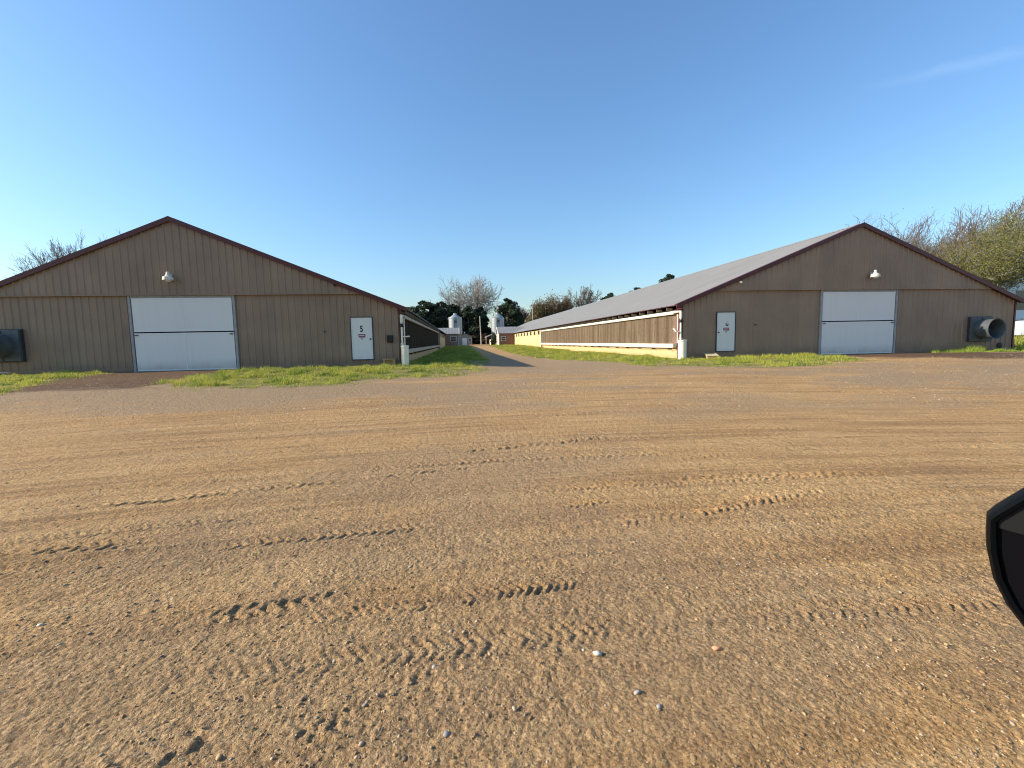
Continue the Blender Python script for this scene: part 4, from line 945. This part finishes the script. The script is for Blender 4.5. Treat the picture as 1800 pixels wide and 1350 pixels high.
# ------------------------------------------------------------------ right edge: white house, tank
zb = gh(72, 52)
t = empty('white_house', (74, 53, 0), 'white house with a dark window behind the leafy trees at the right edge', 'house')
b = MB(); b.prism([(-9.2,zb-.6),(9,zb-.6),(9,6.6),(0,9.2),(-9.2,6.6)], 'y', -3, 6); b.build('wall', M_white, t)
b = MB()
for q in (-1,1): b.prism([(0,9.25),(q*9.7,6.5),(q*9.7,6.65),(0,9.4)], 'y', -3.5, 6.5)
b.build('roof', M_roof, t)
f = MB(); f.box(-5.0,-2.6,-3.06,-3.002,3.6,6.2); f = f.build('window', M_white, t); b = MB(); b.box(-4.9,-2.7,-3.09,-3.065,3.7,6.1); b.build('pane', M_glass, f)
b = MB(); b.box(-9.8,4,-5.2,-3.01,2.35,2.6); b.build('porch', M_white, t)
t = empty('water_tank', (43.2, 30.5, gh(43.2,30.5)), 'pale grey round tank at the right edge beyond the right barn', 'tank')
b = MB(); b.lathe([(0,0),(.9,0),(.92,.5),(.9,1.0),(.86,1.05),(0,1.15)], n=24); b.build('tank_shell', mat('grey_plastic', (.40,.45,.50), .5, var=.1), t, smooth=True)
b = MB(); b.lathe([(0,1.12),(.2,1.13),(.2,1.22),(0,1.23)], n=14); b.build('lid', M_dark, t)

# ------------------------------------------------------------------ car with door mirror (mirror reaches into the frame)
HEAD = R(64)     # heading from +Y towards +X
fw = Vector((math.sin(HEAD), math.cos(HEAD), 0)); lf = Vector((-math.cos(HEAD), math.sin(HEAD), 0))
car = empty('car', (0, 0, 0), 'black car at the right edge of which only the black door mirror is seen', 'car')
gz0 = -.45
def cpt(f, l, z): return fw*f+lf*l+Vector((0,0,z+gz0))      # f forward of camera, l left of the door plane
def cprism(mb, prof, l0, l1):
    n = len(prof); vs = [cpt(f, l0, z) for f, z in prof]+[cpt(f, l1, z) for f, z in prof]
    mb.add(vs, [tuple(range(n)), tuple(range(2*n-1,n-1,-1))]+[(i,(i+1)%n,n+(i+1)%n,n+i) for i in range(n)])
b = MB(); cprism(b, [(-2.4,.32),(2.3,.30),(2.42,.55),(2.3,.82),(1.1,.98),(-.2,1.02),(-2.4,1.05),(-2.5,.6)], -.06, -1.86); b.build('body', M_carp, car, bevel=.05)
b = MB(); cprism(b, [(.95,1.0),(.15,1.46),(-1.4,1.50),(-2.2,1.06)], -.18, -1.74); b.build('cabin', M_glass, car, bevel=.04)
for f in (-1.55, 1.45):
    for l in (-.02, -1.68):
        b = MB(); c0 = cpt(f, l, .33); c1 = cpt(f, l-.22, .33); b.tube(c0, c1, .33, n=28); wh = b.build('wheel', M_rub, car, smooth=True)
        b = MB(); b.tube(cpt(f, l+.01 if l > -1 else l-.23, .33), cpt(f, l-.02 if l > -1 else l-.20, .33), .20, n=20); b.build('rim', M_galv, wh)
# mirror outline in its own plane: u = to the car's right (towards the car), v = up
D_ = .86
MC = Vector((.913, .674, .70-EYE))*D_+Vector((0,0,EYE))
nrm = (Vector((0,0,EYE))-MC); nrm.z = 0; nrm.normalize()                # glass faces the driver
uu = Vector((0,0,1)).cross(nrm).normalized(); vv = Vector((0,0,1))
if uu.dot(_R2) < 0: uu = -uu
OUT = [(.0,.004),(.0004,-.022),(.0022,-.047),(.0105,-.088),(.026,-.123),(.050,-.158),(.078,-.182),(.11,-.194),(.16,-.196),(.21,-.185),(.235,-.15),(.24,-.05),(.23,.05),(.195,.095),(.13,.108),(.085,.092),(.060,.074),(.038,.052),(.018,.028),(.005,.012)]
def shell(inset, depth, scale=1.):
    c = Vector((.12,-.055)); pts = []
    for u, v in OUT:
        d = Vector((u,v))-c; l = d.length; d = d*((l-inset)/l)*scale+c; pts.append(MC+uu*d.x+vv*d.y-nrm*depth)
    return pts
rings = [shell(.013,.010), shell(.010,.0), shell(.004,-.003), shell(.0,.003), shell(-.002,.03), shell(.004,.07), shell(.03,.11), shell(.08,.135)]
b = MB(); n = len(OUT); vs = [p for r_ in rings for p in r_]
fs = [(i*n+k, i*n+(k+1)%n, (i+1)*n+(k+1)%n, (i+1)*n+k) for i in range(len(rings)-1) for k in range(n)]+[tuple(range((len(rings)-1)*n, len(rings)*n))]
b.add(vs, fs); b.tube(MC+uu*.22+vv*-.10-nrm*.06, MC+uu*.46+vv*-.14-nrm*.05, .035, .05, n=12)
sm = b.build('side_mirror', M_mir if 'M_mir' in globals() else mat('mirror_housing', (.004,.0042,.0045), .45, spec=.06), car, smooth=True)
b = MB(); pts = shell(.012, .008)
lo = [p for p in pts]
b.add(lo, [tuple(range(n))]); b.build('mirror_glass', mat('mirror_glass', (.004,.004,.005), .35, spec=.05), sm)  # near-black colour stands in for the reflection of the dark car interior
# grey lens strip across the top of the glass
up_ = [(.0105,-.010),(.0125,.006),(.022,.020),(.040,.041),(.062,.063),(.087,.080),(.13,.096),(.19,.083),(.218,.045),(.226,-.035)]
b = MB(); b.add([MC+uu*u+vv*v-nrm*.006 for u, v in up_], [tuple(range(len(up_)))]); b.build('mirror_cover', mat('mirror_upper', (.010,.0105,.011), .5, spec=.2), sm)
